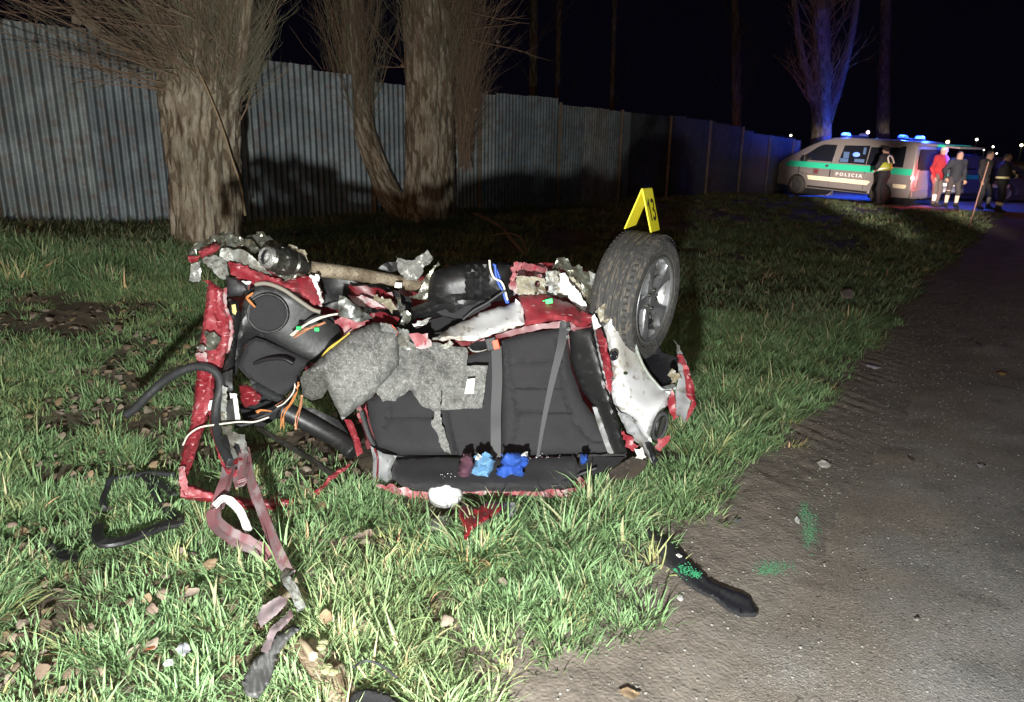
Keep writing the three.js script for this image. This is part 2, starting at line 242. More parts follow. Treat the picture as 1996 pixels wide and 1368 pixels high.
function sheet(outline, o = {}) {
  const { L = 9, jag = 0, th = .004, crumple = 0, fr = 9, bulge = 0, BR = 20, grooves = [], GD = .012, GW = 5, crease = .6, dz = null, holes = [] } = o, rnd = rng(sheetSeed++ * 7919 + 13);
  const B = [], N = outline.length;
  for (let i = 0; i < N; i++) { const a = outline[i], b = outline[(i + 1) % N], d = Math.hypot(b[0] - a[0], b[1] - a[1]), m = Math.max(1, Math.round(d / L)); for (let k = 0; k < m; k++) { const t = k / m; B.push([lerp(a[0], b[0], t) + (rnd() - .5) * 2 * jag, lerp(a[1], b[1], t) + (rnd() - .5) * 2 * jag, lerp(a[2], b[2], t)]); } }
  const P = B.map(b => b.slice()), nb = P.length;
  for (const h of holes) { const m = Math.max(8, Math.round(h[2] * 6.3 / L)); for (let k = 0; k < m; k++) { const a = k / m * 6.2832; P.push([h[0] + Math.cos(a) * h[2], h[1] + Math.sin(a) * (h[3] || h[2])]); } }
  let x0 = 1e9, x1 = -1e9, y0 = 1e9, y1 = -1e9; for (const p of B) { x0 = Math.min(x0, p[0]); x1 = Math.max(x1, p[0]); y0 = Math.min(y0, p[1]); y1 = Math.max(y1, p[1]); }
  const inHole = (x, y, g) => holes.some(h => Math.hypot((x - h[0]) / (h[2] + g), (y - h[1]) / ((h[3] || h[2]) + g)) < 1);
  let row = 0; for (let y = y0 + L * .4; y < y1; y += L * .87, row++) for (let x = x0 + (row % 2 ? L * .5 : 0); x < x1; x += L) { const px = x + (rnd() - .5) * L * .35, py = y + (rnd() - .5) * L * .35; if (inside(px, py, B) && polyd(px, py, B) > L * .5 && !inHole(px, py, L * .4)) P.push([px, py]); }
  // boundary points lying exactly together would break the mesh
  for (const p of P) { p[0] += (rnd() - .5) * .02; p[1] += (rnd() - .5) * .02; }
  for (let i = nb; i < P.length; i++) { let w = 0, z = 0; for (const b of B) { const q = 1 / ((P[i][0] - b[0]) ** 2 + (P[i][1] - b[1]) ** 2 + 1) ** 1.25; w += q; z += q * b[2]; } P[i][2] = z / w; }
  const tri = delaunay(P).filter(t => { const x = (P[t[0]][0] + P[t[1]][0] + P[t[2]][0]) / 3, y = (P[t[0]][1] + P[t[1]][1] + P[t[2]][1]) / 3; return inside(x, y, B) && !inHole(x, y, 0); });
  const sd = sheetSeed * 3.7, F = P.map(([x, y, Z], i) => {
    let d = 0; if (bulge) { const q = clamp(polyd(x, y, B) / BR); d -= bulge * Math.sqrt(Math.max(0, 1 - (1 - q) ** 2)); }
    for (const g of grooves) d += GD * Math.exp(-((polyd(x, y, g, false) / GW) ** 2));
    if (dz) d += dz(x, y);
    const p = W(x, y, Z + d);
    if (crumple) { const n = n3(p.x * fr + sd, p.y * fr, p.z * fr), m = n3(p.x * fr * 2.3, p.y * fr * 2.3 + sd, p.z * fr), v = dir(x, y).normalize(); p.addScaledVector(v, crumple * ((1 - 2.4 * Math.abs(n)) * .8 + .6 * m)); p.y += crumple * .4 * m; }
    return p;
  });
  const pos = [], uv = [], idx = [], n = P.length;
  const back = F.map((p, i) => p.clone().addScaledVector(dir(P[i][0], P[i][1]).normalize(), th));
  for (const A of [F, back]) for (const p of A) { pos.push(p.x, p.y, p.z); uv.push(p.x - p.z * .35, p.y - p.z * .2); }
  const ec = new Map(); const e = (a, b) => { const k = a < b ? a * 65536 + b : b * 65536 + a; ec.has(k) ? ec.set(k, null) : ec.set(k, [a, b]); };
  for (const t of tri) { let [a, b, c] = t; const cr = (P[b][0] - P[a][0]) * (P[c][1] - P[a][1]) - (P[b][1] - P[a][1]) * (P[c][0] - P[a][0]); if (cr > 0) [b, c] = [c, b]; idx.push(a, b, c, n + a, n + c, n + b); e(a, b); e(b, c); e(c, a); }
  for (const q of ec.values()) if (q) { const [a, b] = q; idx.push(a, n + a, b, b, n + a, n + b); }
  const g = new THREE.BufferGeometry(); g.setAttribute('position', new THREE.Float32BufferAttribute(pos, 3)); g.setAttribute('uv', new THREE.Float32BufferAttribute(uv, 2)); g.setIndex(idx);
  g.computeVertexNormals();
  return toCreasedNormals(g, crease);
}
// zoomed survey frames: coordinates read off an enlarged part of the photograph
const lift = (x, y) => x < 720 ? .21 * sstep(800, 965, y) : x < 1110 ? .1 * sstep(890, 965, y) : 0;   // what lies on the grass rests on it, not in it
const frame = (ox, oy, k, low = 0) => (Z, ...pts) => pts.map(p => { const x = ox + p[0] / k, y = oy + p[1] / k; return [x, y, (p[2] ?? Z) - low * lift(x, y)]; });
const F1 = frame(320, 420, 2.736, 1), F2 = frame(680, 420, 2.359, 1), F3 = frame(300, 850, 2.642, 1), F6 = frame(340, 430, 5.473), F7 = frame(600, 460, 3.441), F8 = frame(340, 640, 3.8, 1), FA = frame(1100, 340, 3.8), FB = frame(1120, 560, 3.8), FC = frame(720, 860, 4.536), FP = frame(0, 0, 1), FD = frame(1180, 880, 3.8);
const W3 = l => l.map(p => W(p[0], p[1], p[2]));

// ================================================================== SETTING
function axis(lo, hi, step, far, grow) { const a = []; for (let x = lo; x <= hi + 1e-6; x += step) a.push(x); let d = step, x = hi; while (x < far) { d *= grow; x += d; a.push(x); } d = step; x = lo; while (x > -far) { d *= grow; x -= d; a.unshift(x); } return a; }
{
  const xs = axis(-4, 3, .032, 420, 1.075), zs = axis(-6.4, -1.2, .032, 420, 1.075), pos = [], uv = [], col = [], idx = [];
  for (const z of zs) for (const x of xs) {
    pos.push(x, hgt(x, z), z); uv.push(x, z);
    const [s, t] = st(x, z), n = fbm(x * 1.3, 4, z * 1.3), m = fbm(x * 4, 8, z * 4);
    let c = mix3([.085, .068, .042], [.14, .108, .075], sstep(-.3, .5, n + .4 * m));
    c = mix3(c, [.04, .055, .02], .5 * sstep(0, .6, n3(x * .7, 12, z * .7)));
    c = mix3([.20, .172, .146], c, sstep(.05, .7, s + .3 * n));
    c = mix3([.18, .16, .138], c, sstep(-.3, 0, s));
    col.push(...c);
  }
  const w = xs.length; for (let j = 0; j < zs.length - 1; j++) for (let i = 0; i < w - 1; i++) { const a = j * w + i; idx.push(a, a + w, a + 1, a + 1, a + w, a + w + 1); }
  const g = new THREE.BufferGeometry(); g.setAttribute('position', new THREE.Float32BufferAttribute(pos, 3)); g.setAttribute('uv', new THREE.Float32BufferAttribute(uv, 2)); g.setAttribute('color', new THREE.Float32BufferAttribute(col, 3)); g.setIndex(idx); g.computeVertexNormals();
  struct('ground', g, std([1, 1, 1], { map: T.soil, vertexColors: true, roughness: .97, bumpMap: T.soilB, bumpScale: .006 }));
}
const groundMesh = scene.getObjectByName('ground');
{ // the road beside the verge, its edge broken and ragged
  const ts = []; let t = -6; while (t < 24) { ts.push(t); t += t < 6 ? .035 : .25; }
  const ss = []; let s = 0; while (s < 7.2) { ss.push(s); s += s < .5 ? .035 : s < 2.6 ? .07 : .4; }
  const pos = [], uv = [], idx = [], col = [];
  for (const t of ts) for (const s of ss) { const e = .10 * n3(t * 1.1, 2, 1) + .07 * n3(t * 4, 5, 2) + .04 * n3(t * 13, 5, 3), q = -s + e * Math.exp(-s * 3) - .20, [x, z] = xz(q, t); pos.push(x, lerp(hgt(x, z) - .012, .014 + .006 * n3(x * 2, 3, z * 2), sstep(0, .38, s)) - (s === 0 ? .03 : 0), z); uv.push(x, z); const dk = sstep(.85, .05, s + .45 * n3(x * 3, 6, z * 3) + .2 * n3(x * 11, 6, z * 11)); const wv = .84 + .42 * n3(x * .9, 14, z * .9) + .36 * n3(x * 3.1, 15, z * 3.1) - .3 * sstep(.25, .5, n3(x * 5.5, 19, z * 5.5)) + .25 * sstep(.35, .6, n3(x * 6, 16, z * 6)); col.push(...mix3([1.02 * wv, 1 * wv, .98 * wv], [.76, .66, .56], dk)); }
  const w = ss.length; for (let j = 0; j < ts.length - 1; j++) for (let i = 0; i < w - 1; i++) { const a = j * w + i; idx.push(a, a + 1, a + w, a + 1, a + w + 1, a + w); }
  const g = new THREE.BufferGeometry(); g.setAttribute('position', new THREE.Float32BufferAttribute(pos, 3)); g.setAttribute('uv', new THREE.Float32BufferAttribute(uv, 2)); g.setIndex(idx); g.computeVertexNormals();
  g.setAttribute('color', new THREE.Float32BufferAttribute(col, 3)); M.asph = std([1, 1, 1], { map: T.asph, vertexColors: true, roughness: .92, bumpMap: T.asphB, bumpScale: .0022 });
  struct('road', g, M.asph);
}
{ // the road that crosses at the end of the verge, where the police vehicles stand
  const pos = [], uv = [], idx = [], n = 120, m = 10;
  for (let i = 0; i <= n; i++) for (let j = 0; j <= m; j++) { const s = lerp(-30, 42, i / n), t = lerp(22.4 + .25 * n3(s * .5, 3, 8), 31, j / m), [x, z] = xz(s, t); pos.push(x, .02 - (j === 0 ? .05 : 0), z); uv.push(x, z); }
  for (let i = 0; i < n; i++) for (let j = 0; j < m; j++) { const a = i * (m + 1) + j; idx.push(a, a + 1, a + m + 1, a + 1, a + m + 2, a + m + 1); }
  const g = new THREE.BufferGeometry(); g.setAttribute('position', new THREE.Float32BufferAttribute(pos, 3)); g.setAttribute('uv', new THREE.Float32BufferAttribute(uv, 2)); g.setIndex(idx); g.computeVertexNormals();
  struct('crossing_road', g, std([1.0, .97, .95], { map: T.asph, roughness: .8, bumpMap: T.asphB, bumpScale: .008 }));
}
// ------------------------------------------------------------------ corrugated fence, sheet by sheet
{
  const f = thing('corrugated_fence', 'long tall fence of grey galvanised corrugated metal sheets behind the two poplars', 'fence');
  const zincs = [0, 1, 2, 3].map(k => { const t = T.zinc.clone(); t.offset.set(k * .27, k * .41); t.needsUpdate = true; return std([[1, 1, 1], [.86, .9, .96], [1.05, .98, .94], [.8, .84, .9]][k], { map: t, roughness: .55, metalness: .25, bumpMap: T.bump, bumpScale: .002 }); });
  const dimZincs = zincs.map(m => { const o = m.clone(); o.color.multiplyScalar(.24); o.metalness = .1; return o; });   // further sheets darkened in colour to imitate weaker light and shadow
  const p0 = V(-5.39, 0, -7.78), p1 = V(10.6, 0, -29.0), d = p1.clone().sub(p0), Lf = d.length(); d.normalize(); const nv = V(-d.z, 0, d.x).multiplyScalar(-1);   // nv faces the road
  const pitch = .104, wv = 10, sw = pitch * wv, rnd = rng(77);
  for (let k = -4; k * sw < Lf; k++) {
    const a = k * sw, x = p0.x + d.x * (a + sw / 2), z = p0.z + d.z * (a + sw / 2);
    const top = 2.1 + (rnd() - .5) * .05 + .05 * Math.sin(k * .9), base = hgt(x, z), tilt = (rnd() - .5) * .012, off = (k % 2) * .004, rowsN = 4, S = wv * 8, pos = [], uv = [], idx = [];
    for (const layer of [0, 1]) for (let j = 0; j <= rowsN; j++) for (let i = 0; i <= S; i++) {
      const u = i / S * (sw + .02), h = j / rowsN, ph = (a + u) / pitch * 2 * Math.PI, w = .019 * Math.sin(ph) + off - layer * .0018 + .012 * n3(a * .7, h * 2, 4), gy = hgt(p0.x + d.x * (a + u), p0.z + d.z * (a + u));
      const y = h === 0 ? gy - .04 + .05 * rnd() : lerp(gy, base + top + (h === 1 ? .004 * Math.sin(i * 7.3) : 0) + tilt * u, h);
      pos.push(p0.x + d.x * (a + u) + nv.x * w, y, p0.z + d.z * (a + u) + nv.z * w); uv.push(a + u, y);
    }
    const st2 = S + 1, lay = st2 * (rowsN + 1);
    for (let j = 0; j < rowsN; j++) for (let i = 0; i < S; i++) { const q = j * st2 + i; idx.push(q, q + 1, q + st2, q + 1, q + st2 + 1, q + st2); idx.push(lay + q, lay + q + st2, lay + q + 1, lay + q + 1, lay + q + st2, lay + q + st2 + 1); }
    for (let i = 0; i < S; i++) { const q = rowsN * st2 + i; idx.push(q, q + 1, lay + q, q + 1, lay + q + 1, lay + q); }
    const g = new THREE.BufferGeometry(); g.setAttribute('position', new THREE.Float32BufferAttribute(pos, 3)); g.setAttribute('uv', new THREE.Float32BufferAttribute(uv, 2)); g.setIndex(idx); g.computeVertexNormals();
    mesh('corrugated_sheet', g, (a > 12.5 ? dimZincs : zincs)[Math.floor(rnd() * 4)], f);
  }
  for (let k = -1; k * 2.6 < Lf; k++) { const x = p0.x + d.x * k * 2.6 - nv.x * .06, z = p0.z + d.z * k * 2.6 - nv.z * .06, g = new RoundedBoxGeometry(.06, 2.3, .06, 1, .006); g.translate(x, hgt(x, z) + .95, z); mesh('post', g, M.axle, f); }
}
// ------------------------------------------------------------------ grass, litter, stones
const inView = (x, z, m = .12) => { const D = -z; if (D < .9) return false; const k = .72; return Math.abs(x) < D * k + m * D + .5; };
const keepOut = [];                                                                 // [x, z, r] places without grass
function tuft(seed, nb, hMin, hMax, spread, wid) {
  const r = rng(seed), pos = [], idx = [], col = [];
  for (let b = 0; b < nb; b++) {
    const an = r() * 6.283, q = Math.sqrt(r()) * spread, bx = Math.cos(an) * q, bz = Math.sin(an) * q, la = an + (r() - .5) * 1.6, len = lerp(hMin, hMax, Math.pow(r(), 1.3)), lean = .15 + r() * .75, curl = .35 + r() * 1.1, w = wid * (.55 + r() * .7), n = 4, o = pos.length / 3, tw = la + 1.57 + (r() - .5) * .8, dry = r() < .09, k = .75 + r() * .5;
    let x = bx, y = -.015, z = bz, a = lean;
    for (let j = 0; j <= n; j++) {
      const f = j / n, ww = w * (1 - Math.pow(f, 1.7)) * (.7 + .3 * Math.min(1, f * 5)), fold = ww * .25;
      pos.push(x - Math.cos(tw) * ww, y, z - Math.sin(tw) * ww, x + Math.cos(la) * fold, y - fold, z + Math.sin(la) * fold, x + Math.cos(tw) * ww, y, z + Math.sin(tw) * ww);
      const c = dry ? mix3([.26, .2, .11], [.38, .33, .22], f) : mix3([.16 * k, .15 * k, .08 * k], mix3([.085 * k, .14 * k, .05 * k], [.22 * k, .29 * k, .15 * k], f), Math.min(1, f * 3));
      for (let q2 = 0; q2 < 3; q2++) col.push(...c);
      const sg = len / n; x += Math.cos(la) * Math.sin(a) * sg; z += Math.sin(la) * Math.sin(a) * sg; y += Math.cos(a) * sg; a += curl / n * (1 + f);
    }
    for (let j = 0; j < n; j++) for (const c of [0, 1]) { const a0 = o + j * 3 + c; idx.push(a0, a0 + 1, a0 + 3, a0 + 1, a0 + 4, a0 + 3); }
  }
  const g = new THREE.BufferGeometry(); g.setAttribute('position', new THREE.Float32BufferAttribute(pos, 3)); g.setAttribute('color', new THREE.Float32BufferAttribute(col, 3)); g.setAttribute('uv', new THREE.Float32BufferAttribute(new Float32Array(pos.length / 3 * 2), 2)); g.setIndex(idx); g.computeVertexNormals(); return g;
}
function instanced(name, geos, mat, list, parent) {
  geos.forEach((g, q) => {
    const L = list.filter(e => e.k === q); if (!L.length) return;
    const im = new THREE.InstancedMesh(g, mat, L.length), o = new THREE.Object3D();
    L.forEach((e, i) => { o.position.copy(e.p); o.rotation.set(e.rx || 0, e.ry, e.rz || 0); o.scale.set(e.s, e.sy ?? e.s, e.s); o.updateMatrix(); im.setMatrixAt(i, o.matrix); im.setColorAt(i, new THREE.Color().setRGB(...e.c)); });
    im.name = name; im.castShadow = im.receiveShadow = true; parent.add(im);
  });
}
function makeGrass() {
  const grp = new THREE.Group(); grp.name = 'grass'; grp.userData = { kind: 'stuff', label: 'long green grass with dry blades covering the verge round the wreck', category: 'grass' }; scene.add(grp);
  const r = rng(5), tall = [1, 2, 3, 4, 5].map(k => tuft(k * 31, 34, .07, .20, .06, .0050)), short = [1, 2, 3].map(k => tuft(k * 57, 44, .03, .10, .07, .0032)), farT = [1, 2, 3].map(k => tuft(k * 91, 46, .06, .2, .16, .009));
  const A = [], B = [], C = [];
  const dens = (x, z) => {                                                            // 0 bare .. 1 lush
    const [s, t] = st(x, z); let d = sstep(.08, .5, s + .05 * sstep(-.3, -1.0, t) + .2 * n3(x * 1.7, 6, z * 1.7) + .12 * n3(x * 6, 2, z * 6)) * (1 - sstep(20.6, 21.6, t + .6 * n3(x * .6, 3, z * .6)));
    const litter = sstep(.0, .45, fbm(x * .75 + 3.3, 2, z * .75 + 1.2)); d *= 1 - .7 * litter; if (z > -6) d *= .28 + .72 * sstep(-.25, .15, n3(x * 3.1, 31, z * 3.1) + .4 * n3(x * 8, 32, z * 8)); if (t > 1.2) d *= .75;
    if (x < -1.1 && z > -5.2 && z < -3.2) d *= .55;                                       // leaf litter left of the wreck
    if (z < -4.0 && x > -2.2 && s > 1.4 && z > -9) d *= .5;                                // worn ground behind the wreck
    for (const k of keepOut) { const q = Math.hypot(x - k[0], z - k[1]) / k[2]; if (q < 1) d *= lerp(k[3] ?? 0, 1, q > .7 ? (q - .7) / .3 : 0); }
    return d;
  };
  const tone = (x, z) => { const tt = st(x, z)[1], a = n3(x * .9, 3, z * .9), k = (.85 + .45 * r()) * (1 - .3 * sstep(.8, 4, tt)), y = sstep(.1, .6, a + .5 * (r() - .5)); return r() < .06 ? [1.6 * k, 1.25 * k, 1.1 * k] : mix3([.9 * k, 1.1 * k, .98 * k], [1.2 * k, 1.16 * k, 1.0 * k], y * .7); };  // colour also darkens along the verge to imitate the light falling off
  for (let i = 0; i < 78000; i++) {
    const D = 1.1 + 5.6 * Math.sqrt(r()), x = (r() - .5) * 2 * (D * .82 + .4), z = -D; const d = dens(x, z); if (r() > d) continue;
    const big = r() < (x > -.7 && z > -3.2 ? .62 : .34) * sstep(.2, .6, d) * (x < -.45 && z < -2.45 && z > -4 ? .12 : 1), e = { p: onG(x, z), ry: r() * 6.28, rx: (r() - .5) * .5, rz: (r() - .5) * .5 - .1, c: tone(x, z) };
    const clump = .7 + .55 * sstep(-.2, .5, n3(x * 2.1, 9, z * 2.1));
    if (big) { e.k = Math.floor(r() * 5); e.s = clump * (.6 + .6 * r()); A.push(e); } else { e.k = Math.floor(r() * 3); e.s = .7 + .7 * r(); B.push(e); }
  }
  for (let i = 0; i < 38000; i++) {
    const D = 6.3 + 24 * Math.pow(r(), 1.5), x = (r() - .5) * 2 * (D * .8), z = -D, [s] = st(x, z); if (s > 9 || s < .3) continue; const d = dens(x, z); if (r() > .1 + d * sstep(-.35, .25, n3(x * .8, 41, z * .8))) continue; if (d <= .02) continue;
    C.push({ p: onG(x, z), ry: r() * 6.28, rx: (r() - .5) * .3, rz: (r() - .5) * .3, s: .5 + .55 * r(), c: tone(x, z).map((q, i2) => q * (i2 === 1 ? .85 : 1)), k: Math.floor(r() * 3) });
  }
  const gm = std([1, 1, 1], { vertexColors: true, roughness: .62 });
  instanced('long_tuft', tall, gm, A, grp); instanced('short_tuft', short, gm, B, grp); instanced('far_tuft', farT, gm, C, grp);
  console.log('tufts', A.length, B.length, C.length);
}
function leafGeo(seed, len = .055) {
  const r = rng(seed), pos = [], uv = [], idx = [], n = 7, m = 4, a = (r() - .5) * 44, b = (r() - .5) * 34, tw = (r() - .5) * 26;
  for (let j = 0; j <= n; j++) for (let i = -m; i <= m; i++) { const v = j / n, w = len * .52 * Math.pow(Math.sin(Math.PI * Math.pow(v, .62)), .75) * (1 + .3 * (r() - .5)), u = i / m, x = u * w, z = (v - .5) * len; pos.push(x, a * x * x + b * z * z + tw * x * z + .004 * n3(x * 90, seed, z * 90), z); uv.push(x, z); }
  const s = 2 * m + 1; for (let j = 0; j < n; j++) for (let i = 0; i < s - 1; i++) { const q = j * s + i; idx.push(q, q + s, q + 1, q + 1, q + s, q + s + 1); }
  const g = new THREE.BufferGeometry(); g.setAttribute('position', new THREE.Float32BufferAttribute(pos, 3)); g.setAttribute('uv', new THREE.Float32BufferAttribute(uv, 2)); g.setIndex(idx); g.computeVertexNormals(); return g;
}
const leaves = [1, 2, 3, 4, 5].map(k => leafGeo(k * 17));
const leafTex = tex(128, (u, v) => { const a = tf(u, v, 6, 171), b = tf(u, v, 20, 173), k = .75 + .5 * a - .25 * sstep(.55, .7, b); return [k, k * .97, k * .93]; }, { tile: .05 });
const leafMats = [[.2, .15, .115], [.25, .205, .165], [.15, .11, .078], [.23, .165, .10]].map(c => std(c, { map: leafTex, roughness: .85 }));
function makeLitter() {
  const r = rng(21), L = [], grp = new THREE.Group(); grp.name = 'leaf_litter'; grp.userData = { kind: 'stuff', label: 'brown fallen poplar leaves scattered through the grass', category: 'leaves' }; scene.add(grp);
  for (let i = 0; i < 9000; i++) {
    const D = 1.1 + 8 * Math.pow(r(), .8), x = (r() - .56) * 2 * (D * .78), z = -D, [s] = st(x, z); if (s < .75) continue;
    const q = sstep(-.15, .5, fbm(x * .75 + 3.3, 2, z * .75 + 1.2)) + (x < -.9 ? .35 : 0); let kk = 0; for (const e of keepOut) if (e[3] > 0 && Math.hypot(x - e[0], z - e[1]) < e[2]) kk = 1; if (r() > (q * .7 + .04 + .5 * kk) * (x > -.6 ? .45 : 1)) continue;
    const c = [[.19, .145, .11], [.24, .2, .16], [.14, .1, .07], [.2, .145, .085]][Math.floor(r() * 4)], k = .8 + .4 * r();
    L.push({ p: onG(x, z, .012 + .02 * r()), ry: r() * 6.28, rx: (r() - .5) * .9, rz: (r() - .5) * .9, s: .4 + .55 * r(), c: c.map(v => v * k), k: Math.floor(r() * 5) });
  }
  instanced('leaf', leaves, std([1, 1, 1], { map: leafTex, roughness: .85 }), L, grp);
  // the larger leaves that can be told apart, one by one on the ground
  const spots = [[110, 655], [215, 745], [305, 680], [325, 640], [230, 655], [268, 770], [85, 930], [118, 925], [142, 945], [180, 948], [108, 952], [60, 1095], [320, 1185], [300, 1220], [290, 1195], [260, 1200], [380, 1190], [30, 1270], [50, 1240], [160, 1260], [180, 1250], [200, 800], [150, 790], [120, 870], [305, 930], [700, 1075], [720, 1070], [60, 830], [250, 690], [190, 840], [350, 845], [75, 1110], [140, 700], [280, 585], [55, 600], [100, 640], [980, 1160], [865, 1235], [35, 1330], [90, 1340], [300, 1290], [330, 1010], [30, 1050], [410, 1130], [355, 1100], [515, 1090], [640, 1240], [700, 1245]];
  const geos = leaves;
  spots.forEach(([a, b], i) => { const p = ground(a + (r() - .5) * 6, b), m = new THREE.Mesh(geos[i % 5], leafMats[Math.floor(r() * 4)]); m.name = 'leaf'; const k = .5 + .45 * r(); m.position.set(p.x, hgt(p.x, p.z) + .045 + .02 * r(), p.z); m.rotation.set(.25 + r() * .6, r() * 6.28, (r() - .5) * .9); m.scale.setScalar(k); m.castShadow = m.receiveShadow = true; groundMesh.add(m); });
}
function makeStones() {
  const r = rng(33), L = [], grp = new THREE.Group(); grp.name = 'gravel'; grp.userData = { kind: 'stuff', label: 'loose pale grit and gravel along the broken road edge', category: 'gravel' }; scene.add(grp);
  const geos = [1, 2, 3].map(k => { const g = new THREE.IcosahedronGeometry(1, 1), p = g.attributes.position; for (let i = 0; i < p.count; i++) { const q = 1 + .35 * n3(p.getX(i) * 1.3 + k * 5, p.getY(i) * 1.3, p.getZ(i) * 1.3); p.setXYZ(i, p.getX(i) * q, p.getY(i) * q * .62, p.getZ(i) * q); } g.computeVertexNormals(); return g; });
  for (let i = 0; i < 30000; i++) {
    const t = -3.4 + 11 * Math.pow(r(), 1.4), s = .5 - 2.6 * Math.pow(r(), 1.5) + (r() - .5) * .3, [x, z] = xz(s, t); if (!inView(x, z)) continue; if (r() > .4 + .6 * Math.exp(-(((s + .2) * 2.4) ** 2))) continue;
    const k = .0013 + .0036 * Math.pow(r(), 4), q = .13 + .22 * r() * r(); L.push({ p: V(x, surfY(x, z) + k * .25, z), ry: r() * 6.28, s: k, c: [q * 1.05, q, q * .92], k: Math.floor(r() * 3) });
  }
  instanced('stone', geos, std([1, 1, 1], { roughness: .85 }), L, grp);
  console.log('stones', L.length);
}

// ================================================================== TREES
function trunkGeo(pts, rad, { U = 120, Vn = 130, ridge = .03, seed = 1, flare = 0 } = {}) {
  const c = new THREE.CatmullRomCurve3(pts), pos = [], uv = [], idx = [], len = c.getLength();
  for (let j = 0; j <= Vn; j++) {
    const v = j / Vn, p = c.getPoint(v), f = v * (rad.length - 1), i0 = Math.min(Math.floor(f), rad.length - 2), r0 = lerp(rad[i0], rad[i0 + 1], f - i0);
    for (let i = 0; i <= U; i++) {
      const a = i / U * 2 * Math.PI, cx = Math.cos(a), cz = Math.sin(a), y = v * len;
      const k1 = n3(cx * 4.2 + seed * 9, y * .9, cz * 4.2), k2 = n3(cx * 9 + seed * 5, y * 2.2, cz * 9), k3 = n3(cx * 20, y * 6 + seed, cz * 20), k4 = n3(cx * 1.5 + seed, y * .6, cz * 1.5);
      let r = r0 * (1 + .10 * k4) + ridge * ((1 - Math.abs(k1) * 2.6) * .8 + (1 - Math.abs(k2) * 2.6) * .55 + k3 * .45);
      if (flare) { const e = Math.exp(-v * 16); r += flare * e * (.55 + .6 * Math.max(0, Math.sin(a * 3 + seed * 2)) + .3 * Math.sin(a * 5 + seed)); }
      pos.push(p.x + cx * r, p.y, p.z + cz * r); uv.push(i / U * r0 * 6.28, y);
    }
  }
  for (let j = 0; j < Vn; j++) for (let i = 0; i < U; i++) { const a = j * (U + 1) + i; idx.push(a, a + U + 1, a + 1, a + 1, a + U + 1, a + U + 2); }
  const g = new THREE.BufferGeometry(); g.setAttribute('position', new THREE.Float32BufferAttribute(pos, 3)); g.setAttribute('uv', new THREE.Float32BufferAttribute(uv, 2)); g.setIndex(idx); g.computeVertexNormals();
  const nr = g.attributes.normal; for (let j = 0; j <= Vn; j++) { const a = j * (U + 1), b = a + U; for (const k of ['X', 'Y', 'Z']) { const q = (nr['get' + k](a) + nr['get' + k](b)) / 2; nr['set' + k](a, q); nr['set' + k](b, q); } }
  return g;
}
function shoot(mb, r, p, d, len, rad, { up = .5, wob = .75, kids = 3, n = 8, level = 0 } = {}) {
  const pts = [p.clone()], dd = d.clone().normalize(), q = p.clone(), st0 = len / n;
  for (let k = 0; k < n; k++) { dd.y += up / n; dd.x += (r() - .5) * wob / Math.sqrt(n); dd.z += (r() - .5) * wob / Math.sqrt(n); dd.y += (r() - .5) * wob * .3 / Math.sqrt(n); dd.normalize(); q.addScaledVector(dd, st0 * (.85 + .3 * r())); pts.push(q.clone()); }
  mb.tube(pts, rad, rad * .3, level ? 3 : 4);
  for (let k = 0; k < kids; k++) { const i = 1 + Math.floor(r() * (n - 1)), f = pts[i], e = pts[i + 1].clone().sub(pts[i]).normalize(); e.add(V((r() - .5) * 2.2, (r() - .25) * .8, (r() - .5) * 2.2)); shoot(mb, r, f, e, len * (.25 + .3 * r()), rad * .55, { up: up * .7, wob: wob * 1.3, kids: level < 1 ? 3 : 0, n: 6, level: level + 1 }); }
  return pts;
}
const px2m = (px, Z) => px * Z / FOC;
function treeLeaves(tree, r, ends, n) { for (let k = 0; k < n; k++) { const pts = ends[Math.floor(r() * ends.length)], p = pts[3 + Math.floor(r() * (pts.length - 3))], m = new THREE.Mesh(leaves[k % 5], leafMats[k % 4]); m.name = 'leaf'; m.position.copy(p).add(V((r() - .5) * .03, -.03, (r() - .5) * .03)); m.rotation.set(r() * 3, r() * 6, r() * 3); m.scale.setScalar(.9 + .7 * r()); m.castShadow = true; tree.add(m); } }
